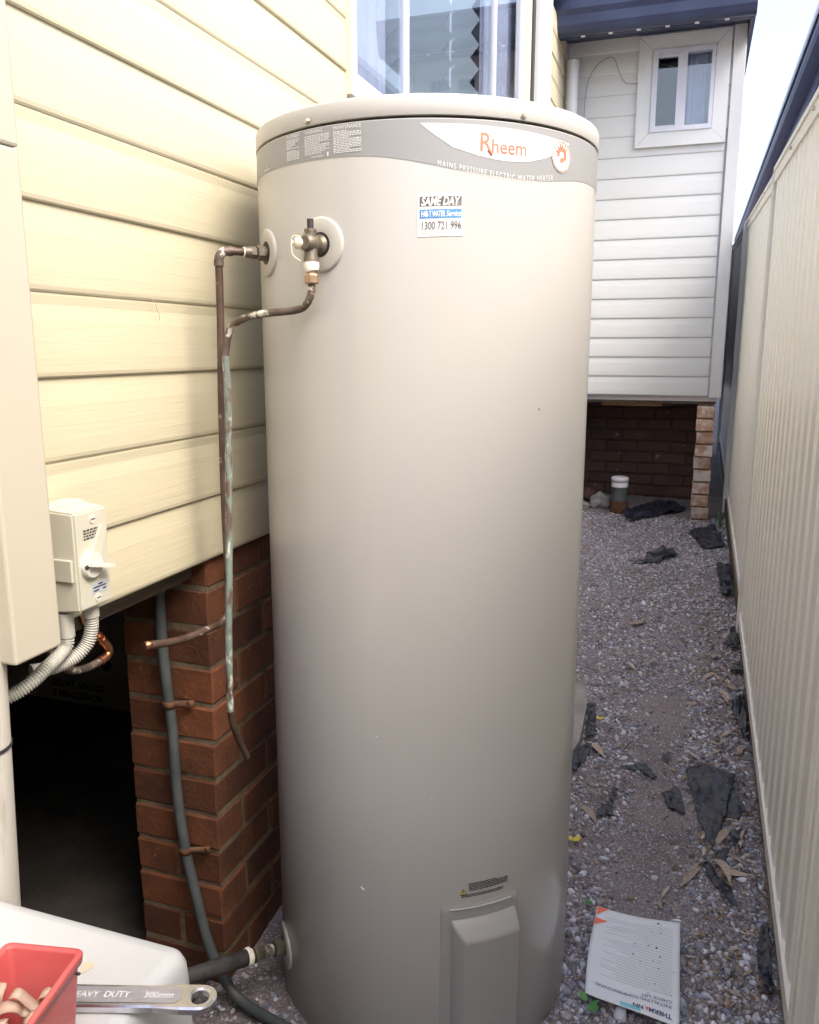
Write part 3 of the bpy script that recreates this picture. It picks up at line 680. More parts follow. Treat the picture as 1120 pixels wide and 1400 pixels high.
for i, ch in enumerate('PRESSURE'):
    t_ = 205 + i * 18.5; v, f = text2d(ch, .0062); cx, cy = .0182 * math.cos(R(t_)), .0182 * math.sin(R(t_)); an = R(t_ + 90)
    e.add([cyl(cx + (p[0] - .0016) * math.cos(an) - p[1] * math.sin(an), BZ + cy + (p[0] - .0016) * math.sin(an) + p[1] * math.cos(an), .0024, BA) for p in v], f)
em = e.build('emblem', 'dec_red', band)
# --- service sticker
SA, SZ = -74.7, 1.634
def srect(b, u0, u1, v0, v1, off, n=6, sh=.03):
    vs = [cyl(u0 + (u1 - u0) * i / n, SZ + v + sh * (u0 + (u1 - u0) * i / n), off, SA) for v in (v0, v1) for i in range(n + 1)]
    b.add(vs, [(i, i + 1, n + 2 + i, n + 1 + i) for i in range(n)], True)
st = MB(); srect(st, 0, .076, 0, .068, .0007); sticker = st.build('sticker', 'dec_white', tank); sticker['label'] = 'square white service sticker'
s1 = MB(); srect(s1, .0035, .0725, .0475, .0625, .0011); s1.build('sticker_panel', 'dec_black', sticker)
s2 = MB(); srect(s2, .0035, .0725, .0285, .0425, .0011); s2.build('sticker_panel', 'dec_blue', sticker)
def st_text(s, size, u, v, wd, m, shear=0.0, bold=0.0, off=.0016):
    b = MB(); vv, f = text2d(s, size, shear=shear, bold=bold); w0 = max(p[0] for p in vv)
    b.add([cyl(u + p[0] * wd / w0, SZ + v + p[1] + .03 * (u + p[0] * wd / w0), off, SA) for p in vv], f); b.build('lettering', m, sticker)
st_text('SAME DAY', .0185, .0055, .0487, .065, 'dec_white', .25, .03)
st_text('H', .0125, .0055, .0313, .006, 'dec_white', .1, .03); st_text('T WATER', .0125, .0185, .0313, .0265, 'dec_white', .1, .03); st_text('Service', .0125, .047, .0313, .0245, 'dec_white', .2, .02)
dr = MB(); disc(dr, SA, 0, 0, 0, 0, 3); dr = MB()
vs = [cyl(.0145 + .0032 * math.cos(t_), SZ + .0345 + .0032 * math.sin(t_), .0016, SA) for t_ in [R(x) for x in range(150, 391, 20)]] + [cyl(.0145, SZ + .0425, .0016, SA)]
dr.add(vs, [tuple(range(len(vs)))]); dr.build('water_drop', 'dec_white', sticker)
st_text('1300 721 996', .0175, .005, .0115, .067, 'dec_black', 0, .01)
st_text('Sales+Service+Installation', .0068, .005, .0045, .067, 'dec_fade')
# --- element cover
CA0, CA1 = -63.2, -39.5; CZ1 = 0.357
def padgrid(b, a0, a1, z0, z1, off_fn, n=16, mz=24):
    vs = []
    for j in range(mz + 1):
        for i in range(n + 1):
            s_, t_ = i / n, j / mz
            vs.append(cyl(0, z0 + (z1 - z0) * t_, off_fn(s_, t_), a0 + (a1 - a0) * s_))
    b.add(vs, [(j * (n + 1) + i, j * (n + 1) + i + 1, (j + 1) * (n + 1) + i + 1, (j + 1) * (n + 1) + i) for j in range(mz) for i in range(n)], True)
def edge(s_, w_): return max(0, min(1, s_ / w_))
padgrid_plate = MB(); padgrid(padgrid_plate, CA0 - 3.6, CA1 + 1.6, -.005, CZ1 + .030, lambda s_, t_: .0035 * min(edge(s_, .03), edge(1 - s_, .03), edge(1 - t_, .02)) - .0002, 40, 50)
cover = padgrid_plate.build('access_panel', 'tank_grey', tank)
def off_cov(s_, t_):
    f = min(edge(s_, .16), edge(1 - s_, .06), edge(1 - t_, .085)); f = f ** .75
    return .0030 + .030 * f
cv = MB(); padgrid(cv, CA0, CA1, -.002, CZ1, off_cov, 60, 70); cv.build('access_cover', 'tank_grey', cover)
gr = MB(); gr.tube([cyl(0, CZ1 + .024, .0045, CA0 - .5 + i * 1.6) for i in range(15)], .0018, 6); gr.build('ridge', 'tank_lid', cover)
# warning label
wl_ = MB()
tri = [(0, 0), (.014, 0), (.007, .0135)]
wl_.add([cyl(u, .409 + v, .001, -60.2) for u, v in tri], [(0, 1, 2)]); wl_.build('warning_triangle', 'yellow', tank)
tb = MB(); cen = (.007, .0047)
for i in range(3):
    p, q = tri[i], tri[(i + 1) % 3]; g_ = lambda a, k: (a[0] + (cen[0] - a[0]) * k, a[1] + (cen[1] - a[1]) * k)
    tb.add([cyl(u, .409 + v, .0014, -60.2) for u, v in (p, q, g_(q, .25), g_(p, .25))], [(0, 1, 2, 3)])
tb.add([cyl(u, .409 + v, .0015, -60.2) for u, v in ((.0063, .0028), (.0077, .0028), (.008, .0085), (.006, .0085))], [(0, 1, 2, 3)])
rows(tb, -57.0, .085, .430, .413, .0036, .001, .0021); rows(tb, -59.6, .09, .4065, .400, .0036, .001, .0021)
tb.build('fine_print', 'ink', tank)
# small scuffs on the enamel
sf = MB()
for a, z, l in ((-94, .413, .012), (-70, .62, .004), (-35, 1.35, .006), (-52, 1.05, .005), (-88, .74, .004), (-38, .55, .008)):
    sf.tube([cyl(0, z, .0002, a), cyl(l * .6, z - l * .5, .0004, a)], .0012, 5)
sf.build('scuff_mark', 'dec_pale', tank)

# ports -------------------------------------------------------------
def port(a, z, rp, name='port_plate', ph=.045):
    n_ = Vector((math.cos(R(a)), math.sin(R(a)), 0)); c = Vector((TCX, TCY, z)) + n_ * (TR - .001)
    b = MB(); seg = 40; u = Vector((-n_.y, n_.x, 0)); w_ = Vector((0, 0, 1))
    rings = [(rp, .0), (rp, .0035), (rp - .004, .0055), (.021, .005)]
    vs = []
    for r_, h in rings:
        for k in range(seg):
            t_ = 2 * math.pi * k / seg; su = r_ * math.cos(t_); aa = R(a) + su / TR
            vs.append(Vector((TCX + (TR + h) * math.cos(aa), TCY + (TR + h) * math.sin(aa), z + r_ * math.sin(t_))))
    b.add(vs, [(i * seg + k, i * seg + (k + 1) % seg, (i + 1) * seg + (k + 1) % seg, (i + 1) * seg + k) for i in range(len(rings) - 1) for k in range(seg)], True)
    o = b.build(name, 'plate', tank)
    h_ = MB(); h_.tube([c - n_ * .01, c + n_ * .006], .021, 24); h_.build('port_grommet', 'dark_gap', tank)
    return c, n_
c1, n1 = port(-133.7, 1.628, .043)
c2, n2 = port(-104.6, 1.628, .046)
c3, n3 = port(-141, .125, .050)

def hexnut(b, c, ax, r, h):
    ax = Vector(ax).normalized(); u = ax.orthogonal().normalized(); w_ = ax.cross(u)
    rings = [(-h / 2, .88), (-h / 2 + h * .12, 1.0), (h / 2 - h * .12, 1.0), (h / 2, .88)]; vs = []
    for d, k in rings: vs += [Vector(c) + ax * d + (u * math.cos(R(60 * i)) + w_ * math.sin(R(60 * i))) * r * k for i in range(6)]
    fs = [(i * 6 + k, i * 6 + (k + 1) % 6, (i + 1) * 6 + (k + 1) % 6, (i + 1) * 6 + k) for i in range(3) for k in range(6)] + [tuple(range(6))[::-1], tuple(range(18, 24))]
    b.add(vs, fs); return b

# hot outlet pipe with elbow -----------------------------------------
p1 = empty('copper_pipe', (-0.828, 1.356, .93), 'brown copper pipe with top elbow and open cut lower end', 'pipe')
E1 = c1 + n1 * .095
def arc3(a, b, c, r, n=7):
    """fillet of the corner b between a-b and b-c"""
    d1 = (Vector(a) - Vector(b)).normalized(); d2 = (Vector(c) - Vector(b)).normalized()
    p, q = Vector(b) + d1 * r, Vector(b) + d2 * r
    return [(p.lerp(Vector(b), t_)).lerp(Vector(b).lerp(q, t_), t_) for t_ in [i / n for i in range(n + 1)]]
bot1 = Vector((E1.x - .002, E1.y - .014, .955))
mid1 = Vector((E1.x - .005, E1.y - .004, 1.35)); end1 = Vector((-0.852, 1.105, .958))
path = [E1 + Vector((0, 0, -.02)), Vector((E1.x - .002, E1.y, 1.5)), mid1, Vector((E1.x - .006, E1.y - .008, 1.15))] + arc3((E1.x, E1.y - .01, 1.1), (E1.x - .003, E1.y - .012, .925), end1, .055) + [Vector((-0.845, 1.20, .937)), end1]
pp = MB(); pp.tube(spline(path, 5), .0070, 14, caps=False)
pp.build('tube', 'copper_old', p1)
t_end = (end1 - Vector((-0.845, 1.20, .937))).normalized()
ce = MB(); ce.tube([end1 - t_end * .012, end1, end1, end1 - t_end * .01], [.0073, .0073, .0054, .0050], 14, caps=False); ce.build('cut_end', 'copper_new', p1)
inn = MB(); inn.tube([end1 - t_end * .011, end1 - t_end * .009], .0052, 10); inn.build('bore', 'dark_gap', p1)
el = MB(); el.tube(arc3(E1 + n1 * -.025, E1, E1 + Vector((0, 0, -.027)), .020, 10), .0084, 14); el.tube([E1 - n1 * .026, E1 - n1 * .017], .0090, 14); el.tube([E1 + Vector((0, 0, -.017)), E1 + Vector((0, 0, -.027))], .0090, 14)
el.build('elbow', 'copper_tarn', p1)
st_ = MB(); st_.tube([c1 + n1 * .02, E1 - n1 * .015], .0070, 12); st_.build('tube', 'copper_old', p1)
nt = MB(); hexnut(nt, c1 + n1 * .016, n1, .0145, .014); nt.tube([c1 + n1 * .002, c1 + n1 * .010], .0125, 14); hexnut(nt, c1 + n1 * .030, n1, .0118, .011); nt.tube([c1 + n1 * .034, c1 + n1 * .047], [.0108, .0092], 14); nt.build('nut', 'brass', p1)
tp = MB(); tp.tube([c1 + n1 * .045, c1 + n1 * .049], .0092, 12); tp.build('thread_tape', 'tape', p1)

# relief valve -------------------------------------------------------
va = empty('relief_valve', tuple(c2), 'dark brass pressure relief valve with cream easing lever on tank front', 'valve')
ZU = Vector((0, 0, 1))
vc = c2 + n2 * .030
vb = MB(); vb.tube([c2 + n2 * .002, c2 + n2 * .010, c2 + n2 * .012, c2 + n2 * .018, c2 + n2 * .020, c2 + n2 * .042, c2 + n2 * .046], [.0165, .0165, .0128, .0128, .0145, .0145, .0105], 18)
vb.tube([vc, vc - ZU * .020, vc - ZU * .024, vc - ZU * .036], [.0115, .0112, .0128, .0128], 16)
vb.tube([vc + ZU * .008, vc + ZU * .019], .0098, 16); hexnut(vb, vc + ZU * .0205, ZU, .0112, .005)
vb.build('body', 'brass', va)
MB().tube([vc + ZU * .022, vc + ZU * .039], .0056, 12).build('stem', 'dark_gap', va)
side = Vector((-n2.y, n2.x, 0)); side = side if side.x < 0 else -side          # to the left in view
ka = (side * .75 + n2 * .65).normalized(); kc = vc + ka * .012
kb = MB(); kb.tube([kc, kc + ka * .013, kc + ka * .015], [.0102, .0102, .0075], 16); kb.tube([kc + ka * .015, kc + ka * .019], .0036, 10); kb.build('cap', 'lever', va)
lv = MB(); kt = kc + ka * .014; kw = ka.cross(ZU).normalized()
lp = spline([kt + ZU * .011 - ka * .010, kt + ZU * .0125, kt + ka * .006 + ZU * .008, kt + ka * .007 - ZU * .008, kt + ka * .004 - ZU * .021, kt - ka * .008 - ZU * .030], 6)
vs = []
for i, p in enumerate(lp):
    tn = (lp[min(i + 1, len(lp) - 1)] - lp[max(i - 1, 0)]).normalized(); nn = tn.cross(kw).normalized()
    vs += [p + kw * .0042, p - kw * .0042, p - kw * .0042 + nn * .0018, p + kw * .0042 + nn * .0018]
nL = len(lp)
lv.add(vs, [(i * 4 + k, i * 4 + (k + 1) % 4, (i + 1) * 4 + (k + 1) % 4, (i + 1) * 4 + k) for i in range(nL - 1) for k in range(4)] + [(0, 1, 2, 3), (nL * 4 - 4, nL * 4 - 1, nL * 4 - 2, nL * 4 - 3)], False)
lv.build('lever', 'lever', va)
vo = vc - ZU * .036
tt = MB(); tt.tube([vo + ZU * .005, vo - ZU * .002, vo + Vector((.002, 0, -.010))], [.0132, .0138, .011], 16); tt.build('thread_tape', 'tape', va)
th = MB(); th.tube([vo, vo - ZU * .015], .0092, 16); hexnut(th, vo - ZU * .0225, ZU, .0128, .016); th.build('nut', 'brass_nut', va)
# drain pipe
p2 = empty('copper_pipe', (-0.80, 1.31, .65), 'verdigris green copper drain pipe curving down from the relief valve', 'pipe')
d0 = vo + Vector((0, 0, -.027))
pa = [d0, d0 + Vector((-.001, 0, -.018)), d0 + Vector((-.012, .003, -.036)), d0 + Vector((-.035, .008, -.046)), Vector((-0.735, 1.318, 1.512)), Vector((-0.785, 1.328, 1.498)), Vector((-0.800, 1.329, 1.478)), Vector((-0.806, 1.326, 1.44))]
pb = [Vector((-0.806, 1.326, 1.44)), Vector((-0.804, 1.324, 1.36)), Vector((-0.803, 1.316, 1.25)), Vector((-0.801, 1.304, 1.12)), Vector((-0.80, 1.29, .98)), Vector((-0.80, 1.281, .86)), Vector((-0.80, 1.279, .77))]
pc = [Vector((-0.80, 1.279, .77)), Vector((-0.799, 1.286, .735)), Vector((-0.799, 1.308, .69)), Vector((-0.80, 1.332, .648))]
MB().tube(spline(pa, 8), .0066, 14).build('tube', 'copper_tarn', p2)
MB().tube(spline(pb, 6), .0066, 14).build('tube', 'copper_green', p2)
MB().tube(spline(pc, 6), .0066, 14).build('tube', 'copper_old', p2)

# bottom cold inlet ---------------------------------------------------
p3 = empty('inlet_fitting', tuple(c3), 'lagged inlet pipe and green brass fittings at the base of the tank', 'pipe fitting')
ax = (Vector((-0.90, 1.28, .165)) - c3).normalized()
f_ = MB(); hexnut(f_, c3 + ax * .024, ax, .0185, .018); hexnut(f_, c3 + ax * .072, ax, .0175, .024); f_.tube([c3, c3 + ax * .02], .016, 16); f_.build('nut', 'brass', p3)
MB().tube([c3 + ax * .038, c3 + ax * .068], .0125, 14).build('union', 'copper_green', p3)
MB().tube([c3 + ax * .090, c3 + ax * .096, c3 + ax * .104], [.016, .021, .019], 16).build('thread_tape', 'tape', p3)
MB().tube([c3 + ax * t_ for t_ in (.10, .104, .145, .147, .165, .168, .19, .193, .30)], [.015, .0175, .0175, .0195, .0195, .0175, .0175, .0165, .0165], 18).build('lagging', 'lag', p3)

# grey drain hose on the pier ------------------------------------------
hs = empty('drain_hose', (-1.0, 1.39, .05), 'dark grey hose clipped to the brick pier and running under the tank', 'hose')
hp = [(-1.034, 1.398, 1.02), (-1.032, 1.396, .95), (-1.032, 1.394, .84), (-1.024, 1.394, .708), (-1.019, 1.394, .642), (-1.017, 1.394, .50), (-1.004, 1.393, .363), (-0.985, 1.39, .277), (-0.955, 1.385, .154), (-0.915, 1.378, .075), (-0.865, 1.368, .034), (-0.781, 1.345, .03), (-0.698, 1.330, .03), (-0.60, 1.315, .03), (-0.48, 1.31, .028)]
MB().tube(spline(hp, 8), .0115, 16).build('tube', 'hose', hs)
for z, x in ((.703, -1.023), (.358, -1.003)):
    s_ = MB(); arc_ = [(x + 0.0140 * math.cos(R(t_)), 1.394 - .0140 * math.sin(R(t_))) for t_ in range(0, 181, 15)]
    vs = []
    for ax_, ay in [(x + .052, 1.4105)] + arc_ + [(x - .02, 1.4105)]: vs += [(ax_, ay, z - .008), (ax_, ay, z + .008)]
    n = len(vs) // 2; s_.add(vs, [(2 * i, 2 * i + 1, 2 * i + 3, 2 * i + 2) for i in range(n - 1)], True)
    s_.tube([(x + .040, 1.411, z), (x + .040, 1.4055, z)], .006, 8); o = s_.build('saddle_clip', 'rust', hs)
    md = o.modifiers.new('solid', 'SOLIDIFY'); md.thickness = .002

# ------------------------------------------------------------------ LEFT: duct, stormwater pipe, isolator, conduits
du = empty('downpipe_duct', (-0.86, .84, 1.04), 'smooth beige rectangular duct on cladding at the left edge', 'duct')
MB().rbox(-0.908, -0.820, .797, .882, 1.042, 1.700, .004).build('lower_cover', 'duct', du)
MB().rbox(-0.908, -0.8195, .7965, .8825, 1.7012, 3.60, .004).build('upper_cover', 'duct', du)
sp = MB(); sp.tube([(-0.885 - .034 * (1.08 - z), .790 - .018 * (1.08 - z), z) for z in (-.05, .3, .9, 1.08)], .041, 28); spo = sp.build('tube', 'pvc_old')
stp = empty('stormwater_pipe', (-0.885, .790, 0), 'weathered white plastic pipe with black cable tie below the beige duct', 'pipe')
spo.parent = stp; spo.matrix_parent_inverse = world_of(stp).inverted()
MB().tube([(-0.8905, .7871, .918), (-0.8905, .7871, .923)], .0428, 28).build('cable_tie', 'ink', stp)

iso = empty('isolator_switch', (-0.87, .97, 1.07), 'cream electrical isolator switch box with rotary handle on cladding', 'switch')
IX, IY0, IY1, IZ0, IZ1 = -0.830, .934, 1.006, 1.072, 1.220
ib = MB(); bm = bmesh.new(); bmesh.ops.create_cube(bm, size=1)
for v in bm.verts:
    f = 0.0 if v.co.x > 0 else 1.0; gr_ = .004 * f
    v.co = Vector((IX if v.co.x > 0 else -0.875, (IY0 - gr_) if v.co.y < 0 else (IY1 + gr_), (IZ0 - gr_) if v.co.z < 0 else (IZ1 + gr_)))
bmesh.ops.bevel(bm, geom=bm.edges[:], offset=.003, segments=2, affect='EDGES'); bm.verts.index_update()
ib.add([v.co[:] for v in bm.verts], [[v.index for v in f.verts] for f in bm.faces], False); bm.free(); ib.build('cover', 'iso', iso)
MB().rbox(-0.910, -0.8755, IY0 - .007, IY1 + .007, IZ0 - .007, IZ1 + .007, .003).build('base', 'iso', iso)
YC, ZC = .962, 1.139
lk = MB(); lk.rbox(-0.873, -0.835, IY0 - .0062, IY0 - .001, 1.118, 1.152, .0015); lk.build('latch', 'iso', iso)
dl = MB(); dl.tube([(IX - .002, YC, ZC), (IX + .006, YC, ZC), (IX + .008, YC, ZC)], [.021, .021, .0185], 28); dial = dl.build('dial', 'iso_white', iso)
hdl = MB()
d_ = Vector((0, .034, .058)).normalized(); e_ = Vector((0, d_.z, -d_.y)); o_ = Vector((IX + .0015, YC, ZC))
vs = []
for l, wd in ((.016, .010), (.062, .0065)):
    for h in (-.001, .006 if l < .03 else .003):
        vs += [o_ + d_ * l + e_ * wd + Vector((h, 0, 0)), o_ + d_ * l - e_ * wd + Vector((h, 0, 0))]
hdl.add(vs, [(0, 1, 3, 2), (4, 6, 7, 5), (0, 4, 5, 1), (2, 3, 7, 6), (0, 2, 6, 4), (1, 5, 7, 3)]); hdl.build('pointer', 'iso', iso)
hb = MB(); d2_ = Vector((0, .94, -.22)).normalized(); e2 = Vector((0, .22, .94)).normalized(); o2 = Vector((IX + .008, YC, ZC))
vs = []
for l, h in ((-.014, .008), (.024, .013), (.031, .013)):
    for wd in (-.0025, .0025):
        vs += [o2 + d2_ * l + e2 * wd, o2 + d2_ * l + e2 * wd + Vector((h, 0, 0))]
hb.add(vs, [(0, 1, 3, 2), (0, 4, 5, 1), (2, 3, 7, 6), (1, 5, 7, 3), (0, 2, 6, 4), (4, 8, 9, 5), (6, 7, 11, 10), (5, 9, 11, 7), (4, 6, 10, 8), (8, 10, 11, 9)]); hb.build('handle', 'iso_white', iso)
rg = MB(); rg.tube([(IX + .006, YC - .0165 + .003 * 0, ZC), (IX + .0092, YC - .0165, ZC)], .0035, 10); rg.build('lock_hole', 'ink', iso)
for z in (IZ1 - .014, IZ0 + .013):
    s_ = MB(); s_.tube([(IX - .001, .974, z), (IX + .0012, .974, z)], .0068, 16); sco = s_.build('screw', 'iso_white', iso)
    MB().box(IX + .0012, IX + .0018, .9695, .9785, z - .0007, z + .0007).build('slot', 'ink', sco)
fp = MB(); rnd = random.Random(5)
for r_ in range(4):
    y = .952
    while y < .990:
        l = rnd.uniform(.003, .007); z = IZ1 - .030 - r_ * .0042
        fp.add([(IX + .0006, y, z), (IX + .0006, y + l, z), (IX + .0006, y + l, z + .0024), (IX + .0006, y, z + .0024)], [(0, 1, 2, 3)]); y += l + .0017
for y0_, y1_, z in ((.975, .985, 1.1045), (.964, .992, 1.1005), (.964, .976, 1.0955), (.984, .992, 1.0955)):
    fp.add([(IX + .0011, y0_, z), (IX + .0011, y1_, z), (IX + .0011, y1_, z + .0022), (IX + .0011, y0_, z + .0022)], [(0, 1, 2, 3)])
MB().box(IX - .0005, IX + .0006, .962, .994, 1.0925, 1.1085).build('rating_label', 'silver_label', iso)
fp.build('fine_print', 'ink', iso)
gb = MB(); gb.tube([(-0.856, .985, 1.075), (-0.856, .985, 1.048)], [.0130, .0125], 20); gb.build('gland', 'conduit', iso)
gb = MB(); gb.tube([(-0.868, .945, 1.066), (-0.868, .945, 1.028)], .0115, 20); gb.build('gland', 'conduit', iso)
def corrugated(name, pts, r, label, parent=None):
    path = along(spline(pts, 12), .0010); rr = [r * (1.0, 1.0, .82, .80)[i % 4] for i in range(len(path))]
    b = MB(); b.tube(path, rr, 18); o = b.build(name, 'conduit'); tag(o, label, 'conduit', 'corrugated conduits below the isolator'); return o
corrugated('corrugated_conduit', [(-0.856, .985, 1.056), (-0.857, .985, 1.03), (-0.862, .978, 1.005), (-0.872, .958, .988), (-0.885, .93, .982), (-0.90, .90, .985)], .0108, 'corrugated grey conduit curling down from the isolator gland nearest the tank')
corrugated('corrugated_conduit', [(-0.868, .945, 1.035), (-0.868, .942, 1.015), (-0.868, .925, 1.004), (-0.868, .90, .996), (-0.872, .875, .984), (-0.885, .855, .972), (-0.91, .83, .962), (-0.96, .79, .955), (-1.02, .75, .95)], .0106, 'corrugated grey conduit sweeping left under the beige duct')
# under-floor copper
uc = empty('copper_pipe', (-0.96, 1.08, .93), 'bent copper pipe with shiny pressed elbow in the dark under the cladding', 'pipe')
MB().tube(spline([(-0.965, 1.075, 1.05), (-0.955, 1.085, .99), (-0.95, 1.112, .958)], 6), .0068, 14).build('tube', 'copper_new', uc)
MB().tube(spline([(-0.951, 1.108, .962), (-0.95, 1.124, .942), (-0.95, 1.131, .928), (-0.95, 1.124, .920), (-0.95, 1.105, .917)], 6), .0078, 14).build('elbow', 'copper_new', uc)
fr_ = MB()
for q, r_ in (((-0.951, 1.106, .964), .0092), ((-0.951, 1.114, .955), .0092), ((-0.95, 1.108, .9175), .0092)):
    d_ = Vector((0, .6, -.7)) if q[2] > .93 else Vector((0, 1, .1)); d_.normalize(); fr_.tube([Vector(q) - d_ * .002, Vector(q) + d_ * .002], r_, 14)
fr_.build('collar', 'copper_new', uc)
MB().tube(spline([(-0.95, 1.105, .917), (-0.95, 1.07, .918), (-0.95, 1.035, .928), (-0.953, 1.015, .95), (-0.97, .99, 1.0), (-0.98, .98, 1.05)], 8), .0068, 14).build('tube', 'copper_tarn', uc)
# carton
ct = empty('cardboard_carton', (-2.3, 2.6, .08), 'grey printed carton standing in the dark under the house', 'carton')
MB().rbox(-2.75, -1.93, 2.43, 2.85, .075, .44, .004).build('box', 'carton', ct)
for s_, z, wd in (('GRS.WT. 6.96 KGS', .168, .245), ('S. MEAS13201CM', .125, .235)):
    v, f = text2d(s_, .036, bold=.03); w0 = max(p[0] for p in v)
    MB().add([(-2.325 + p[0] * wd / w0, 2.4285, z - .02 + p[1]) for p in v], f).build('lettering', 'ink', ct)
v, f = text2d('X', .01)
MB().tube([(-2.06, 2.431, .265), (-2.06, 2.4286, .265)], .026, 20).build('hand_hole', 'ink', ct)

# ------------------------------------------------------------------ WHITE BOX, BIN, WRENCH
wb_ = empty('plastic_tub', (-0.72, .5, 0), 'large white plastic tub with closed lid at the lower left corner', 'tub')
b = MB(); BX0, BX1, BY0, BY1, BZ1 = -0.90, -0.543, .18, .768, .72
def rrect(x0, x1, y0, y1, r, n=6):
    o = []
    for cx, cy, s in ((x1 - r, y1 - r, 0), (x0 + r, y1 - r, 90), (x0 + r, y0 + r, 180), (x1 - r, y0 + r, 270)):
        o += [(cx + r * math.cos(R(s + 90 * i / n)), cy + r * math.sin(R(s + 90 * i / n))) for i in range(n + 1)]
    return o
def loft(b, secs, cap0=True, cap1=True, smooth=True):
    n = len(secs[0][0]); vs = [(x, y, z) for poly, z in secs for x, y in poly]
    b.add(vs, [(i * n + k, i * n + (k + 1) % n, (i + 1) * n + (k + 1) % n, (i + 1) * n + k) for i in range(len(secs) - 1) for k in range(n)], smooth)
    if cap0: b.add(vs[:n], [tuple(range(n))[::-1]], smooth)
    if cap1: b.add(vs[-n:], [tuple(range(n))], smooth)
def ins(d, r): return rrect(BX0 + d, BX1 - d, BY0 + d, BY1 - d, max(.004, r - d))
loft(b, [(ins(.030, .05), .0), (ins(.010, .04), .585)]); b.build('body', 'white_box', wb_)
b = MB(); loft(b, [(ins(.004, .034), .586), (ins(-.004, .034), .588), (ins(-.005, .034), .60), (ins(-.001, .032), .612), (ins(.001, .030), .68), (ins(.003, .030), .702), (ins(.008, .030), .713), (ins(.015, .03), .7185), (ins(.026, .032), BZ1)]); b.build('lid', 'white_box', wb_)
b = MB(); vs = [(-0.6485 + .007 * math.cos(R(t_)) * (1 + .3 * math.sin(R(3 * t_))), .690 + .010 * math.sin(R(t_)), BZ1 + .0006) for t_ in range(0, 360, 20)]; b.add(vs, [tuple(range(len(vs)))]); b.build('stain', 'stain', wb_)
# red parts bin
bn = empty('parts_bin', (-0.61, .56, BZ1), 'small red plastic parts bin holding beige straps on white tub', 'bin')
bu = Vector((.087, .018, 0)).normalized(); bv = Vector((.019, -.090, 0)); bv = (bv - bu * bv.dot(bu)).normalized()
bo = Vector((-0.668, .599, BZ1))
def B(u, v, z): return bo + bu * u + bv * v + Vector((0, 0, z))
BW, BL, BH = .089, .15, .10
def brr(d, r=.008):
    return [(x, y) for x, y in rrect(d, BW - d, d, BL - d, r, 3)]
def bl(b, secs, **k):
    tmp = MB(); loft(tmp, secs, **k); b.add([B(*v) for v in tmp.v], tmp.f, True)
b = MB()
bl(b, [(brr(.010), .001), (brr(.0035), BH - .022), (brr(.003), BH - .012), (brr(-.0005), BH - .011), (brr(-.0015), BH - .002), (brr(-.0005), BH), (brr(.0045, .006), BH), (brr(.0055, .006), BH - .003), (brr(.012, .006), .003)], cap1=True); b.build('bin', 'red_bin', bn)
b = MB(); b.tube([B(BW + .0005, .012, BH - .020), B(BW - .006, .012, BH - .020)], .0016, 8); b.tube([B(BW + .0005, .10, BH - .020), B(BW - .006, .10, BH - .020)], .0016, 8); b.build('rivet_hole', 'lag', bn)
# straps: curled flat strips with holes
def strap_obj(path2, wdt, pos, yaw, tilt, label):
    P = spline([Vector((x, 0, z)) for x, z in path2], 6); n = len(P); b = MB(); vs = []; th = .0016
    for i, p in enumerate(P):
        tn = (P[min(i + 1, n - 1)] - P[max(i - 1, 0)]).normalized(); nn = Vector((-tn.z, 0, tn.x))
        e_ = wdt * (1 if 1 < i < n - 2 else .75)
        for sgn, o in ((-1, 0), (1, 0), (1, 1), (-1, 1)): vs.append(p + Vector((0, sgn * e_ / 2, 0)) + nn * th * o)
    fs = [(i * 4 + k, i * 4 + (k + 1) % 4, (i + 1) * 4 + (k + 1) % 4, (i + 1) * 4 + k) for i in range(n - 1) for k in range(4)] + [(0, 1, 2, 3), (n * 4 - 4, n * 4 - 1, n * 4 - 2, n * 4 - 3)]
    rot = Matrix.Translation(pos) @ Matrix.Rotation(yaw, 4, 'Z') @ Matrix.Rotation(tilt, 4, 'X')
    b.add([rot @ v for v in vs], fs, True)
    o = b.build('pipe_strap', 'strap'); tag(o, label, 'strap', 'beige pipe straps in the red bin'); return o
S_shape = [(-.022, .010), (-.014, .014), (-.006, .004), (.002, -.006), (.010, .002), (.012, .014), (.022, .020)]
W_shape = [(-.020, 0), (-.012, .001), (-.008, .010), (0, .014), (.008, .010), (.012, .001), (.020, 0)]
F_shape = [(-.02, 0), (-.007, .002), (.007, .001), (.02, .003)]
SZ0 = BZ1 + .052
lay = [(S_shape, .011, B(.052, .040, SZ0 - BZ1 + .012), .25, .2, 'S-curled beige strap standing up at the back of the red bin'),
       (W_shape, .012, B(.030, .048, SZ0 - BZ1 + .004), .6, .35, 'arched beige strap lying below the S-curled one in red bin'),
       (W_shape, .012, B(.066, .058, SZ0 - BZ1 + .002), 1.2, -.3, 'arched beige strap against the right wall of the red bin'),
       (F_shape, .016, B(.022, .074, SZ0 - BZ1 + .012), .4, -.25, 'flat beige strap with hole at the front of the red bin'),
       (F_shape, .018, B(.048, .082, SZ0 - BZ1 + .010), -.3, .2, 'flat pale strap lying across the front of the red bin'),
       (S_shape, .010, B(.014, .052, SZ0 - BZ1 + .004), 1.9, .1, 'curled strap against the left wall of the red bin'),
       (W_shape, .013, B(.045, .108, SZ0 - BZ1 + .004), 2.2, .2, 'arched strap in the near half of the red bin'),
       (F_shape, .015, B(.020, .115, SZ0 - BZ1 + .004), 1.1, .1, 'flat strap in the near left corner of the red bin'),
       (W_shape, .012, B(.066, .098, SZ0 - BZ1 - .004), .2, -.4, 'arched strap in the near right corner of the red bin')]
for a in lay:
    o = strap_obj(*a)
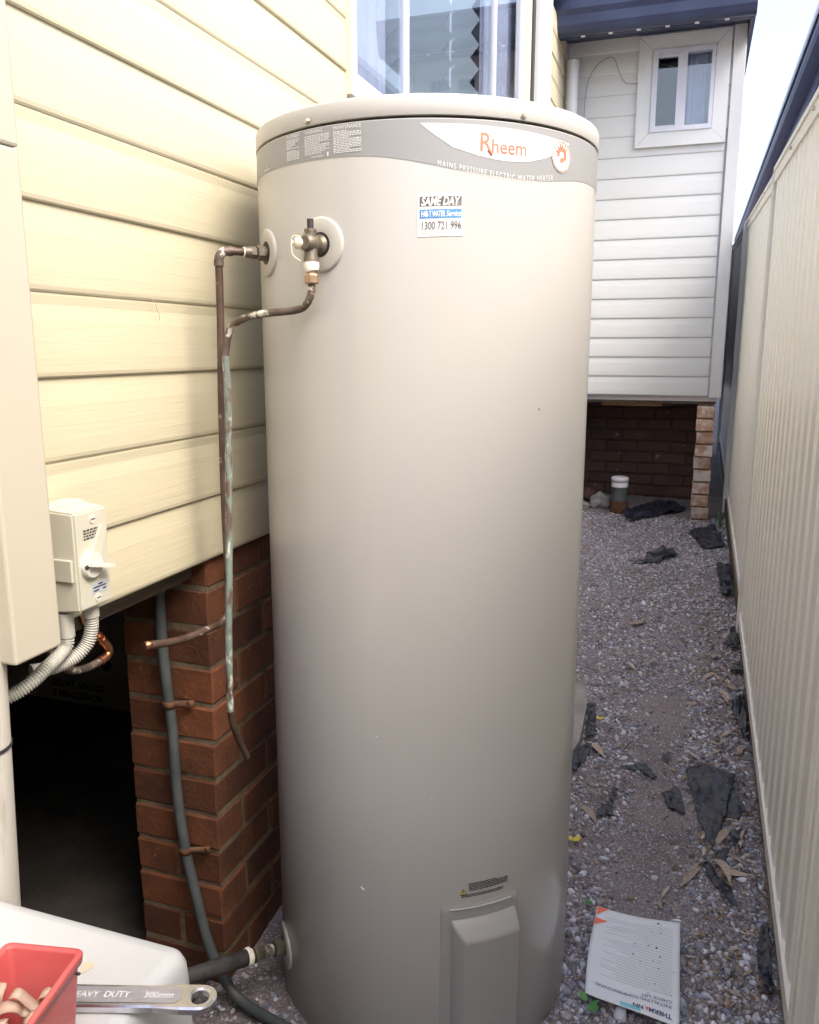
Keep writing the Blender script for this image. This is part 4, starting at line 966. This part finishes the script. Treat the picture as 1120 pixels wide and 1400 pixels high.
for k in range(10):     # bedding layer of straps beneath
    o = strap_obj(random.choice([W_shape, F_shape]), .013, B(random.uniform(.026, .064), random.uniform(.03, .12), .012 + .004 * k), random.uniform(0, 3.1), random.uniform(-.2, .2), 'beige strap buried in the pile at the bottom of the red bin')
# wrench
wr = empty('adjustable_wrench', (-0.60, .65, BZ1), 'chrome adjustable wrench lying across the white tub behind the red bin', 'wrench')
wo = Vector((-0.486, .686, BZ1 + .0005)); wd = Vector((-.143, -.046, 0)).normalized(); wv = Vector((wd.y, -wd.x, 0))     # wd towards the head, wv away from the camera
if wv.y < 0: wv = -wv
def Wp(u, v, z): return wo + wd * u + wv * v + Vector((0, 0, z))
def half(u):     # half width of the handle
    if u <= 0: return math.sqrt(max(0, .0185 ** 2 - u * u))
    if u < .02: return .0185
    if u < .05: return .0185 - .0022 * (u - .02) / .03
    return .0163 + .0006 * (u - .05) / .1
us = [-.0185 * math.cos(R(a)) for a in range(0, 91, 10)] + [.01, .02, .035, .05, .08, .11, .14, .17, .20]
hole = [(.0105 * math.cos(R(a)), .0105 * math.sin(R(a))) for a in range(0, 360, 15)]
bm = bmesh.new()
outline = [(u, half(u)) for u in us] + [(u, -half(u)) for u in us[::-1][:-1]]
ov = [bm.verts.new((u, v, 0)) for u, v in outline]; hv_ = [bm.verts.new((u, v, 0)) for u, v in hole]
oe = [bm.edges.new((ov[i], ov[(i + 1) % len(ov)])) for i in range(len(ov))]; he = [bm.edges.new((hv_[i], hv_[(i + 1) % len(hv_)])) for i in range(len(hv_))]
bmesh.ops.triangle_fill(bm, edges=oe + he, use_beauty=True)
for f in [f for f in bm.faces if (f.calc_center_median().length < .0095)]: bm.faces.remove(f)
ext = bmesh.ops.extrude_face_region(bm, geom=bm.faces[:])
for v in [g for g in ext['geom'] if isinstance(g, bmesh.types.BMVert)]: v.co.z = .011
bmesh.ops.recalc_face_normals(bm, faces=bm.faces[:])
be = [e_ for e_ in bm.edges if len(e_.link_faces) == 2 and e_.calc_face_angle(0) > .6 and abs(e_.verts[0].co.z - e_.verts[1].co.z) < 1e-6]
bmesh.ops.bevel(bm, geom=be, offset=.0022, segments=2, affect='EDGES')
bm.verts.index_update()
b = MB(); b.add([Wp(*v.co) for v in bm.verts], [[v.index for v in f.verts] for f in bm.faces]); bm.free(); b.build('handle', 'chrome', wr)
pan = MB(); poly = [(.026 + .006 * 0, -.0115), (.185, -.0115), (.185, .0115), (.026, .0115), (.0215, .006), (.0205, 0), (.0215, -.006)]
pan.add([Wp(u, v, .0114) for u, v in poly], [tuple(range(len(poly)))]); pan.build('handle_panel', 'chrome_matt', wr)
def w_text(s, size, u_end, wdt):
    v, f = text2d(s, size, bold=.01); w0 = max(p[0] for p in v)
    b = MB(); b.add([Wp(u_end - p[0] * wdt / w0, p[1] - size * .36, .0118) for p in v], f); b.build('lettering', 'dec_white', wr)
w_text('HEAVY  DUTY', .0125, .150, .070); w_text('300mm', .0125, .064, .034)
hdm = MB(); prof_ = [(.20, -.0165), (.215, -.024), (.245, -.030), (.275, -.022), (.285, -.006), (.268, -.006), (.262, .014), (.285, .016), (.282, .030), (.255, .036), (.222, .028), (.205, .018)]
hdm.prism(prof_, 0, .013, lambda p, t_: Wp(p[0], p[1], t_)); hdm.build('jaw', 'chrome', wr)

# ------------------------------------------------------------------ FAR SMALL THINGS
gp = empty('gully_riser', (-0.45, 6.05, .27), 'white capped plastic riser pipe on brown base below the far wing', 'pipe')
gxp, gyp = -0.452, 6.05
MB().tube([(gxp, gyp, .25), (gxp, gyp, .37)], .063, 22).build('base', 'rust', gp)
MB().tube([(gxp, gyp, .36), (gxp, gyp, .375), (gxp, gyp, .38), (gxp, gyp, .475)], [.062, .062, .058, .058], 22).build('tube', 'hose', gp)
MB().tube([(gxp, gyp, .47), (gxp, gyp, .50), (gxp, gyp, .502), (gxp, gyp, .506), (gxp, gyp, .508), (gxp, gyp, .538), (gxp, gyp, .541)], [.060, .060, .056, .056, .062, .062, .055], 22).build('cap', 'nb_white', gp)
def rock(name, c, s, m, label, cat='stone', seed=0):
    bm = bmesh.new(); bmesh.ops.create_icosphere(bm, subdivisions=3, radius=1)
    for v in bm.verts:
        d = 1 + .35 * noise.noise(v.co * 1.3 + Vector((seed, 0, 0))) + .12 * noise.noise(v.co * 4 + Vector((0, seed, 0))); v.co = Vector((v.co.x * s[0] * d, v.co.y * s[1] * d, v.co.z * s[2] * d)) + Vector(c)
    bm.verts.index_update(); b = MB(); b.add([v.co[:] for v in bm.verts], [[v.index for v in f.verts] for f in bm.faces]); bm.free()
    return tag(b.build(name, m), label, cat)
rock('rubble_stone', (-0.60, 6.15, .33), (.08, .06, .07), 'concrete', 'grey rubble stone just left of the white capped riser', seed=1)
rock('rubble_stone', (-0.74, 6.1, .30), (.07, .06, .04), 'concrete', 'low rubble stone at the left below the far wing', seed=4)
rock('rubble_stone', (-0.70, 6.3, .36), (.06, .05, .05), 'brick_dim', 'reddish rubble lump against the dim brick wall', seed=6)
# concrete slab beside tank
sb = MB(); bm = bmesh.new()
poly = [(-0.93, 2.35), (-0.33, 2.42), (-0.290, 2.66), (-0.300, 2.95), (-0.325, 3.15), (-0.93, 3.2)]
sb.prism(poly, .02, .128, lambda p, t_: (p[0], p[1], t_)); tag(sb.build('concrete_slab', 'concrete'), 'rough grey concrete slab edge behind the tank', 'slab')
# rubble at the foot of the tank, lower left
rock('rubble_stone', (-0.80, 1.25, .02), (.06, .05, .035), 'concrete', 'earthy stone beside the hose at the foot of the tank', seed=9)
rock('rubble_stone', (-0.69, 1.27, .0), (.05, .04, .03), 'mortar_dim', 'flat stone under the hose at the foot of the tank', seed=12)

# ------------------------------------------------------------------ BLACK PLASTIC SCRAPS
def scrap(outline, label, amp=.010, lift=.006, seed=0, fold=0.0):
    bm = bmesh.new(); vs = [bm.verts.new((x, y, 0)) for x, y in outline]; bm.faces.new(vs)
    bmesh.ops.triangulate(bm, faces=bm.faces[:])
    for _ in range(4): bmesh.ops.subdivide_edges(bm, edges=bm.edges[:], cuts=1, use_grid_fill=True)
    cx = sum(p[0] for p in outline) / len(outline); cy = sum(p[1] for p in outline) / len(outline)
    for v in bm.verts:
        x, y = v.co.x, v.co.y
        jx = .007 * noise.noise((x * 60, y * 60, seed)); jy = .009 * noise.noise((x * 60, y * 60, seed + 9))
        n1_ = noise.noise((x * 14, y * 10, seed * 3.1)); n2_ = noise.noise((x * 40, y * 30, seed * 1.7))
        v.co = Vector((x + jx, y + jy, gh(x, y) + lift + amp * (.6 + n1_) + amp * .40 * n2_ + amp * .10 * noise.noise((x * 110, y * 70, seed)) + fold * abs(x - cx)))
    bmesh.ops.triangulate(bm, faces=bm.faces[:]); bm.verts.index_update()
    b = MB(); b.add([v.co[:] for v in bm.verts], [[v.index for v in f.verts] for f in bm.faces], True); bm.free()
    o = b.build('plastic_scrap', 'plastic_black'); md = o.modifiers.new('solid', 'SOLIDIFY'); md.thickness = .0015
    return tag(o, label, 'plastic scrap', 'torn black plastic scraps on the ground')
SC = [
 ([(0.06, 2.661), (0.1, 2.685), (0.134, 2.673), (0.174, 2.662), (0.213, 2.663), (0.198, 2.563), (0.179, 2.438), (0.155, 2.313), (0.139, 2.249), (0.12, 2.294), (0.095, 2.412), (0.078, 2.516)], 'large triangular torn black plastic sheet on the gravel', .012),
 ([(0.217, 2.632), (0.219, 2.549), (0.232, 2.474), (0.214, 2.421), (0.173, 2.418), (0.192, 2.541)], 'black plastic scrap tucked between the large triangular sheet and the fence', .008),
 ([(-0.009, 2.499), (0.023, 2.54), (0.045, 2.537), (0.061, 2.402), (0.015, 2.426)], 'small squarish black plastic scrap left of the large triangular sheet', .008),
 ([(0.11, 2.211), (0.124, 2.207), (0.147, 2.14), (0.178, 2.091), (0.195, 2.027), (0.184, 2.027), (0.155, 2.069), (0.119, 2.147)], 'long narrow black plastic strip below the tip of the triangular sheet', .008),
 ([(-0.157, 2.485), (-0.141, 2.469), (-0.147, 2.406), (-0.148, 2.323), (-0.168, 2.331), (-0.193, 2.314), (-0.186, 2.354), (-0.164, 2.401)], 'twisted black plastic scrap on the path close to the tank', .012),
 ([(-0.148, 2.604), (-0.114, 2.631), (-0.068, 2.657), (-0.024, 2.58), (-0.047, 2.584), (-0.083, 2.612)], 'thin torn black plastic shred across the middle of the path', .006),
 ([(-0.018, 2.732), (0.008, 2.746), (0.007, 2.686), (-0.008, 2.699)], 'tiny black plastic scrap behind the thin shred', .008),
 ([(-0.302, 2.983), (-0.272, 2.996), (-0.245, 2.762), (-0.277, 2.753), (-0.289, 2.871)], 'black plastic flap along the concrete slab edge', .02),
 ([(-0.315, 2.61), (-0.258, 2.702), (-0.248, 2.679), (-0.265, 2.583), (-0.290, 2.527)], 'black plastic flap at the near corner of the concrete slab', .02),
 ([(0.186, 2.34), (0.222, 2.378), (0.207, 2.253), (0.189, 2.281)], 'crumpled black plastic lump right of the triangular sheet tip', .012),
 ([(0.149, 2.244), (0.178, 2.253), (0.173, 2.179), (0.153, 2.188)], 'small black plastic scrap among leaves below the triangular sheet', .01),
 ([(-0.298, 4.797), (-0.209, 4.867), (-0.18, 5.066), (-0.046, 5.177), (-0.016, 5.086), (-0.118, 4.892), (-0.219, 4.81)], 'far black plastic scrap lying mid-path before the far wing', .03),
 ([(0.193, 4.844), (0.279, 4.956), (0.277, 4.395), (0.208, 4.376), (0.203, 4.679)], 'far black plastic flap along the fence foot', .03),
 ([(0.21, 3.746), (0.25, 3.923), (0.275, 3.972), (0.268, 3.71), (0.216, 3.712)], 'black plastic flap at the foot of the fence post', .04),
 ([(0.221, 3.468), (0.268, 3.578), (0.268, 3.423), (0.238, 3.427)], 'black plastic scrap at the fence foot just nearer than the post', .03),
 ([(0.215, 3.15), (0.268, 3.25), (0.268, 2.9), (0.245, 2.92)], 'black plastic edge under leaves at the fence foot', .02),
 ([(0.246, 1.965), (0.264, 1.95), (0.258, 1.754), (0.236, 1.746), (0.231, 1.818), (0.232, 1.887)], 'black plastic flap at the near lower right by the fence', .02),
 ([(-0.35, 5.75), (-0.15, 5.95), (0.02, 6.2), (-0.1, 6.4), (-0.3, 6.2), (-0.42, 5.95)], 'black plastic sheeting spread below the dim brick wall', .035),
 ([(0.03, 5.6), (0.2, 5.75), (0.26, 5.3), (0.12, 5.2), (0.08, 5.4)], 'black plastic sheet at the foot of the whitewashed pier', .03),
]
for i, (ol, lb, am) in enumerate(SC): scrap(ol, lb, am, seed=i + 1)

# ------------------------------------------------------------------ PAPER
pa_ = empty('paper_checklist', (-.04, 1.75, .03), 'white printed checklist sheet lying on gravel beside the tank', 'paper')
PC = [Vector((.061, 1.599, 0)), Vector((-.141, 1.628, 0)), Vector((.056, 1.908, 0)), Vector((-.145, 1.916, 0))]   # page top-left, top-right, bottom-left, bottom-right
def page(s, t_, off=0):       # s across the page 0..1, t down the page 0..1
    a = PC[0].lerp(PC[1], s); b = PC[2].lerp(PC[3], s); p = a.lerp(b, t_)
    p.y += -.010 * math.sin(math.pi * s) * (1 - t_) * 0.6 - .012 * math.sin(math.pi * s) * t_
    p.x += -.006 * math.sin(math.pi * t_) * s
    z = gz(p.y) + .012 + .014 * (s ** 2) * (1 - t_) + .008 * math.sin(s * 3.0 + .6) + .006 * (t_ ** 2) + .003 * math.sin(t_ * 9 + s * 4)
    return Vector((p.x, p.y, z + off))
n, m_ = 24, 30
b = MB(); b.add([page(i / n, j / m_) for j in range(m_ + 1) for i in range(n + 1)], [(j * (n + 1) + i, j * (n + 1) + i + 1, (j + 1) * (n + 1) + i + 1, (j + 1) * (n + 1) + i) for j in range(m_) for i in range(n)], True)
sheet = b.build('sheet', 'paper', pa_); md = sheet.modifiers.new('solid', 'SOLIDIFY'); md.thickness = .0004; md.offset = -1
def p_quad(b, s0, s1, t0, t1, off=.0012, k=8):
    vs = [page(s0 + (s1 - s0) * i / k, t_, off) for t_ in (t0, t1) for i in range(k + 1)]
    b.add(vs, [(i, i + 1, k + 2 + i, k + 1 + i) for i in range(k)])
def p_text(s, size, s0, t0, m, bold=0.0):
    v, f = text2d(s, size / .21, bold=bold); b = MB(); b.add([page(s0 + p[0], t0 - p[1] * .21 / .297, .0018) for p in v], f); b.build('lettering', m, sheet)
p_text('THERM', .0155, .08, .075, 'paper_ink', .03); p_text('NN', .0155, .37, .075, 'paper_ink', .03)
b = MB(); b.add([page(.315, .075, .0014), page(.355, .075, .0014), page(.335, .04, .0014)], [(0, 1, 2)]); b.build('print_mark', 'paper_red', sheet)
p_text('INSTALLING COMMISSIONING', .0125, .08, .155, 'paper_ink', .0); p_text('CHECK LIST', .0125, .08, .20, 'paper_ink', .0)
b = MB(); p_quad(b, .40, .62, .012, .05); b.build('print_block', 'paper_blue', sheet)
b = MB(); b.add([page(.86, .995, .0012), page(.99, .90, .0012), page(.99, .995, .0012)], [(0, 1, 2)]); b.add([page(.72, .99, .0012), page(.80, .99, .0012), page(.985, .855, .0012), page(.985, .805, .0012)], [(0, 1, 2, 3)]) if False else None
b.add([page(.995, .87, .0012), page(.995, .78, .0012), page(.84, .86, .0012)], [(0, 1, 2)])
b.build('print_block', 'paper_red', sheet)
b = MB(); rnd = random.Random(11)
for i in range(26):
    t_ = .25 + i * .026
    if t_ > .93: break
    p_quad(b, .08, rnd.uniform(.5, .88) if i % 3 else .85, t_, t_ + .004)
b.build('print_line', 'paper_line', sheet)
b = MB()
for i in range(34):
    s_, t_, r_ = (rnd.gauss(.30, .14), rnd.uniform(.2, .95), rnd.uniform(.0007, .0022))
    if not .05 < s_ < .9: continue
    if i < 3: r_ *= 1.8
    vs = [page(s_ + r_ / .21 * math.cos(R(a)) * rnd.uniform(.7, 1), t_ + r_ / .297 * math.sin(R(a)) * rnd.uniform(.7, 1), .0017) for a in range(0, 360, 45)]
    b.add(vs, [tuple(range(8))])
b.build('soil_speck', 'ink', sheet)

# ------------------------------------------------------------------ LEAVES
def leaf_me(seed, L_=1.0, wdt=.22):
    rnd = random.Random(seed); n = 9; vs = []
    bend = rnd.uniform(-.25, .25); curl = rnd.uniform(.05, .22); cup = rnd.uniform(.1, .5)
    for i in range(n + 1):
        t_ = i / n; w_ = wdt * .5 * (math.sin(math.pi * min(1, t_ * 1.02) ** .8) ** .9 if 0 < t_ < 1 else 0) + .006
        x = t_ - .5; y0 = bend * (x * x - .25); z = curl * math.sin(math.pi * t_) * (1 if seed % 2 else .35) + .02 * math.sin(7 * t_ + seed)
        vs += [(x, y0 - w_, z + cup * w_ * .5), (x, y0, z), (x, y0 + w_, z + cup * w_ * .5)]
    b = MB(); b.add(vs, [(i * 3 + k, i * 3 + k + 1, i * 3 + 4 + k, i * 3 + 3 + k) for i in range(n) for k in (0, 1)], True)
    me = bpy.data.meshes.new('gum_leaf'); me.from_pydata(b.v, [], b.f); me.polygons.foreach_set('use_smooth', [True] * len(b.f)); me.update(); return me
LM = [leaf_me(i, 1, w_) for i, w_ in enumerate((.16, .20, .24, .18, .28, .22, .34, .15))]
for me in LM: me.materials.append(M['leaf'])
def leaf(x0, y0, x1, y1, label, group='dry gum leaves scattered on the gravel', dark=False, dz=.006):
    d = math.hypot(x1 - x0, y1 - y0); me = random.choice(LM); cx, cy = (x0 + x1) / 2, (y0 + y1) / 2
    o = bpy.data.objects.new('gum_leaf', me); COL.objects.link(o)
    o.location = (cx, cy, gh(cx, cy) + dz + random.uniform(0, .006)); L_ = max(.035, min(d, .13))
    o.scale = (L_, L_ * random.uniform(.8, 1.15), L_); o.rotation_euler = (random.uniform(-.35, .35), random.uniform(-.12, .12), math.atan2(y1 - y0, x1 - x0))
    if dark: o.material_slots[0].link = 'OBJECT'; o.material_slots[0].material = M['leaf_dark']
    if label.startswith('dry brown gum leaf'):
        label = 'dry brown gum leaf below the far wing' if cy > 5.5 else ('dry brown gum leaf in the litter along the fence foot' if cx > .12 else 'dry brown gum leaf lying out on the open path')
    tag(o, label, 'leaf', group); return o
LV = [(-0.266, 2.737, -0.205, 2.639), (-0.24, 2.357, -0.19, 2.287), (0.054, 2.074, 0.107, 2.166), (0.147, 2.156, 0.236, 2.176), (0.18, 2.245, 0.231, 2.205), (0.129, 2.205, 0.178, 2.091), (0.01, 2.017, 0.031, 2.074), (0.031, 1.995, 0.043, 1.959), (0.001, 2.007, 0.012, 1.969), (0.144, 2.267, 0.186, 2.358), (0.202, 2.252, 0.222, 2.325), (0.17, 2.407, 0.211, 2.415), (0.07, 2.771, 0.106, 2.71), (0.019, 2.689, 0.054, 2.694), (0.189, 3.254, 0.209, 3.152), (0.127, 3.181, 0.174, 3.195), (0.212, 3.153, 0.268, 3.103), (0.211, 3.343, 0.243, 3.271), (0.179, 2.873, 0.221, 2.885), (0.222, 2.892, 0.262, 2.873), (-0.184, 2.91, -0.135, 2.96), (0.072, 2.117, 0.1, 2.188), (0.235, 2.785, 0.262, 2.85), (0.213, 2.995, 0.249, 2.966), (0.227, 3.203, 0.255, 3.235), (-0.164, 3.215, -0.115, 3.229), (0.203, 3.076, 0.246, 3.047), (0.174, 2.903, 0.212, 2.968), (0.1, 2.18, 0.129, 2.197), (0.214, 2.306, 0.227, 2.37), (-0.276, 2.525, -0.233, 2.516), (0.19, 2.185, 0.214, 2.196),
 (-0.212, 3.849, -0.139, 3.951), (-0.206, 3.42, -0.149, 3.343), (-0.104, 3.45, -0.043, 3.517), (0.098, 3.575, 0.149, 3.59), (0.116, 3.376, 0.184, 3.457), (0.155, 3.575, 0.176, 3.648), (0.21, 3.129, 0.265, 3.098), (0.18, 3.28, 0.212, 3.181), (0.053, 3.133, 0.098, 3.152), (0.22, 3.839, 0.255, 3.92)]
SPECIAL = {0: 'long pale gum leaf beside the concrete slab corner', 1: 'pinkish gum leaf left of the twisted plastic scrap', 2: 'pale gum leaf pointing at the narrow plastic strip', 3: 'long tan gum leaf crossing right of the narrow plastic strip', 6: 'curled tan leaf in the middle of the bare soil', 9: 'reddish gum leaf under the tip of the triangular plastic sheet', 20: 'dark brown leaf standing out mid-path'}
for i, l in enumerate(LV):
    if i in SPECIAL: leaf(*l, SPECIAL[i], dark=(i == 20))
    else: leaf(*l, 'dry brown gum leaf among many scattered along the gravel strip')
for k in range(70):     # litter thickest along the fence foot and below the far wing
    if k < 38: x, y = random.uniform(.15, .262), random.uniform(2.75, 4.0)
    elif k < 52: x, y = random.uniform(-.3, .26), random.uniform(3.6, 5.5)
    else: x, y = random.uniform(-.6, .0), random.uniform(5.55, 6.3)
    a = random.uniform(0, 6.28); l = random.uniform(.04, .085)
    leaf(x, y, x + l * math.cos(a) * .6, y + l * math.sin(a) * .6, 'dry brown gum leaf among many scattered along the gravel strip')
# green weeds and yellow scraps
def weed(c, leaves, label, m='green', blade=False):
    e_ = empty('weed_seedling', (c[0], c[1], gz(c[1])), label, 'weed')
    me = bpy.data.meshes.new('leaf'); n = 6; vs = []
    for i in range(n + 1):
        t_ = i / n; w_ = .30 * math.sin(math.pi * t_ ** .85) + .01; vs += [(t_, -w_, .12 * t_ + .08), (t_, 0, .12 * t_), (t_, w_, .12 * t_ + .08)]
    me.from_pydata(vs, [], [(i * 3 + k, i * 3 + k + 1, i * 3 + 4 + k, i * 3 + 3 + k) for i in range(n) for k in (0, 1)]); me.polygons.foreach_set('use_smooth', [True] * (2 * n)); me.update(); me.materials.append(M[m])
    for dx, dy, a, s_ in leaves:
        o = link('leaf', me, None, e_, (c[0] + dx, c[1] + dy, gh(c[0] + dx, c[1] + dy) + .014), (random.uniform(-.3, .3), -1.15 if blade else -.2, a)); o.scale = (s_, s_ * (.12 if blade else 1), s_)
    st = MB(); st.tube([(c[0], c[1], gz(c[1]) - .01), (c[0], c[1], gz(c[1]) + .016)], .0012, 6); st.build('stem', m, e_)
weed((-.128, 1.612), [(-.005, .005, 2.6, .026), (0, -.004, -.9, .036), (.004, .002, .4, .018), (-.01, .012, 1.9, .020)], 'green seedling with broad leaves beside the near edge of paper')
weed((-.172, 1.925), [(0, 0, 1.2, .016), (-.002, 0, -.5, .018)], 'tiny green seedling beside the coral corner of paper')
weed((-.243, 2.17), [(0, 0, .6, .030), (0, 0, 2.4, .022)], 'yellow leaf pair on gravel against the tank', 'yellow_leaf')
weed((-.25, 2.894), [(0, 0, .2, .024), (0, 0, 1.9, .018)], 'small yellow leaf near the concrete slab', 'yellow_leaf')
weed((.235, 5.75), [(0, 0, 1.2, .09), (0, 0, .4, .08), (0, .02, 2.0, .12), (.01, .01, 3.5, .10), (-.01, 0, 5.0, .09), (.005, .03, 4.2, .11)], 'thin green grass tuft at the fence foot beside the far wing', 'green', True)
tw = MB(); tw.tube(spline([(-0.119, 2.782, .098), (-0.128, 2.75, .102), (-0.142, 2.718, .095)], 4), .0022, 6); tag(tw.build('twig', 'twig'), 'short dark twig on the bare soil path', 'twig')

# ------------------------------------------------------------------ GRAVEL (uncountable)
def ico():
    bm = bmesh.new(); bmesh.ops.create_icosphere(bm, subdivisions=1, radius=1)
    v = np.array([p.co[:] for p in bm.verts]); f = np.array([[q.index for q in p.verts] for p in bm.faces]); bm.free(); return v, f
IV, IF = ico()
PAL = np.array([(.36, .36, .39), (.27, .27, .31), (.47, .47, .48), (.19, .18, .19), (.36, .31, .28), (.60, .60, .61), (.28, .23, .21), (.25, .27, .33), (.42, .36, .35), (.50, .50, .54)])
def stones(name, P, S, flat=(.45, .8)):
    n = len(P); rng = np.random.default_rng(len(P))
    sc3 = S[:, None] * np.stack([rng.uniform(.75, 1.3, n), rng.uniform(.6, 1.0, n), rng.uniform(*flat, n)], 1)
    V = IV[None] * (1 + rng.uniform(-.28, .28, (n, len(IV), 1))) * sc3[:, None, :]
    def rot(a, ax):
        c, s = np.cos(a), np.sin(a); m = np.zeros((n, 3, 3)); i, j = [(1, 2), (0, 2), (0, 1)][ax]
        m[:, ax, ax] = 1; m[:, i, i] = c; m[:, j, j] = c; m[:, i, j] = -s; m[:, j, i] = s; return m
    Rm = rot(rng.uniform(0, 6.28, n), 2) @ rot(rng.normal(0, .35, n), 0) @ rot(rng.normal(0, .35, n), 1)
    V = np.einsum('nij,nkj->nki', Rm, V) + P[:, None, :]
    F = (IF[None] + (np.arange(n) * len(IV))[:, None, None]).reshape(-1, 3)
    me = bpy.data.meshes.new(name); me.vertices.add(n * len(IV)); me.vertices.foreach_set('co', V.reshape(-1))
    me.loops.add(F.size); me.loops.foreach_set('vertex_index', F.reshape(-1).astype(np.int32))
    me.polygons.add(len(F)); me.polygons.foreach_set('loop_start', np.arange(len(F), dtype=np.int32) * 3); me.polygons.foreach_set('loop_total', np.full(len(F), 3, np.int32))
    me.update(); me.validate()
    col = PAL[rng.integers(0, len(PAL), n)] * rng.uniform(.6, 1.25, (n, 1)) * np.array([[.97, .98, 1.08]])
    c4 = np.concatenate([np.repeat(col, len(IV), 0), np.ones((n * len(IV), 1))], 1)
    at = me.color_attributes.new('Col', 'FLOAT_COLOR', 'POINT'); at.data.foreach_set('color', c4.reshape(-1).astype(np.float32))
    return link(name, me, 'gravel')
rng = np.random.default_rng(5)
def scatter(n, x0, x1, y0, y1, keep, smin, smax, power=2.0):
    P, S = [], []
    for _ in range(n):
        x, y = rng.uniform(x0, x1), rng.uniform(y0, y1)
        if rng.random() > keep(x, y): continue
        if (x - TCX) ** 2 + (y - TCY) ** 2 < (TR + .002) ** 2: continue
        s = smin + (smax - smin) * rng.random() ** power
        P.append((x, y, gh(x, y) + s * .15)); S.append(s)
    return np.array(P), np.array(S)
def keep_near(x, y):
    c = -0.02 + .05 * noise.noise((y * 1.3, 0, 5)); w_ = .10 + .05 * noise.noise((y * 2, 3, 0))
    bare = math.exp(-((x - c) / max(.04, w_)) ** 4) * (1 if 1.75 < y < 4.2 else .4)
    return max(.06, 1 - 1.05 * bare) * (.65 + .7 * noise.noise((x * 7, y * 7, 2)) if y > 1.9 else 1)
Pn, Sn = scatter(26000, -.34, .27, 1.25, 3.3, keep_near, .0028, .0105, 2.6)
Pm, Sm = scatter(9000, -.95, -.3, 1.0, 1.5, lambda x, y: .12, .003, .010, 2.5)
Pf, Sf = scatter(26000, -.92, .28, 3.2, 6.0, lambda x, y: .95 if y > 4.1 else .7, .0032, .0105, 2.0)
Pb, Sb = scatter(420, -.32, .26, 1.3, 4.2, lambda x, y: max(.12, keep_near(x, y)), .010, .019, 1.8)
gv = stones('gravel', np.concatenate([Pn, Pm, Pf, Pb]), np.concatenate([Sn, Sm, Sf, Sb])); tag(gv, 'loose grey and white gravel covering the side path', 'gravel', kind='stuff')
Pd, Sd = scatter(30000, -.30, .27, 1.4, 4.0, lambda x, y: .55 + .6 * noise.noise((x * 9, y * 6, 7)), .0010, .0036, 2.2)
gd = stones('grit', Pd, Sd); tag(gd, 'fine stone grit pressed into the bare soil', 'grit', kind='stuff')
# chips of bark and leaf crumbs
def crumbs():
    n = 1500; P = []
    while len(P) < n:
        u = rng.random()
        if u < .5: x, y = rng.uniform(.10, .268), rng.uniform(1.7, 4.4)
        elif u < .75: x, y = rng.uniform(-.3, .26), rng.uniform(1.6, 5.5)
        else: x, y = rng.uniform(-.8, .05), rng.uniform(5.5, 6.4)
        P.append((x, y, gh(x, y) + .006))
    vs, fs, cs = [], [], []
    for i, p in enumerate(P):
        a = rng.uniform(0, 6.28); l = rng.uniform(.005, .020); w_ = l * rng.uniform(.12, .4); u = Vector((math.cos(a), math.sin(a), rng.normal(0, .2))); v = Vector((-math.sin(a), math.cos(a), rng.normal(0, .3)))
        p = Vector(p); k = len(vs); vs += [p - u * l, p + v * w_ + Vector((0, 0, .001)), p + u * l, p - v * w_]; fs.append((k, k + 1, k + 2, k + 3))
        c = np.array([(.28, .20, .14), (.16, .10, .07), (.42, .36, .30), (.09, .07, .05)][rng.integers(0, 4)]) * rng.uniform(.7, 1.2); cs += [(*c, 1)] * 4
    me = bpy.data.meshes.new('leaf_litter'); me.from_pydata(vs, [], fs); me.update()
    at = me.color_attributes.new('Col', 'FLOAT_COLOR', 'POINT'); at.data.foreach_set('color', np.array(cs, np.float32).reshape(-1))
    o = link('leaf_litter', me, 'bark'); tag(o, 'broken bark and leaf crumbs strewn over the gravel', 'litter', kind='stuff')
crumbs()
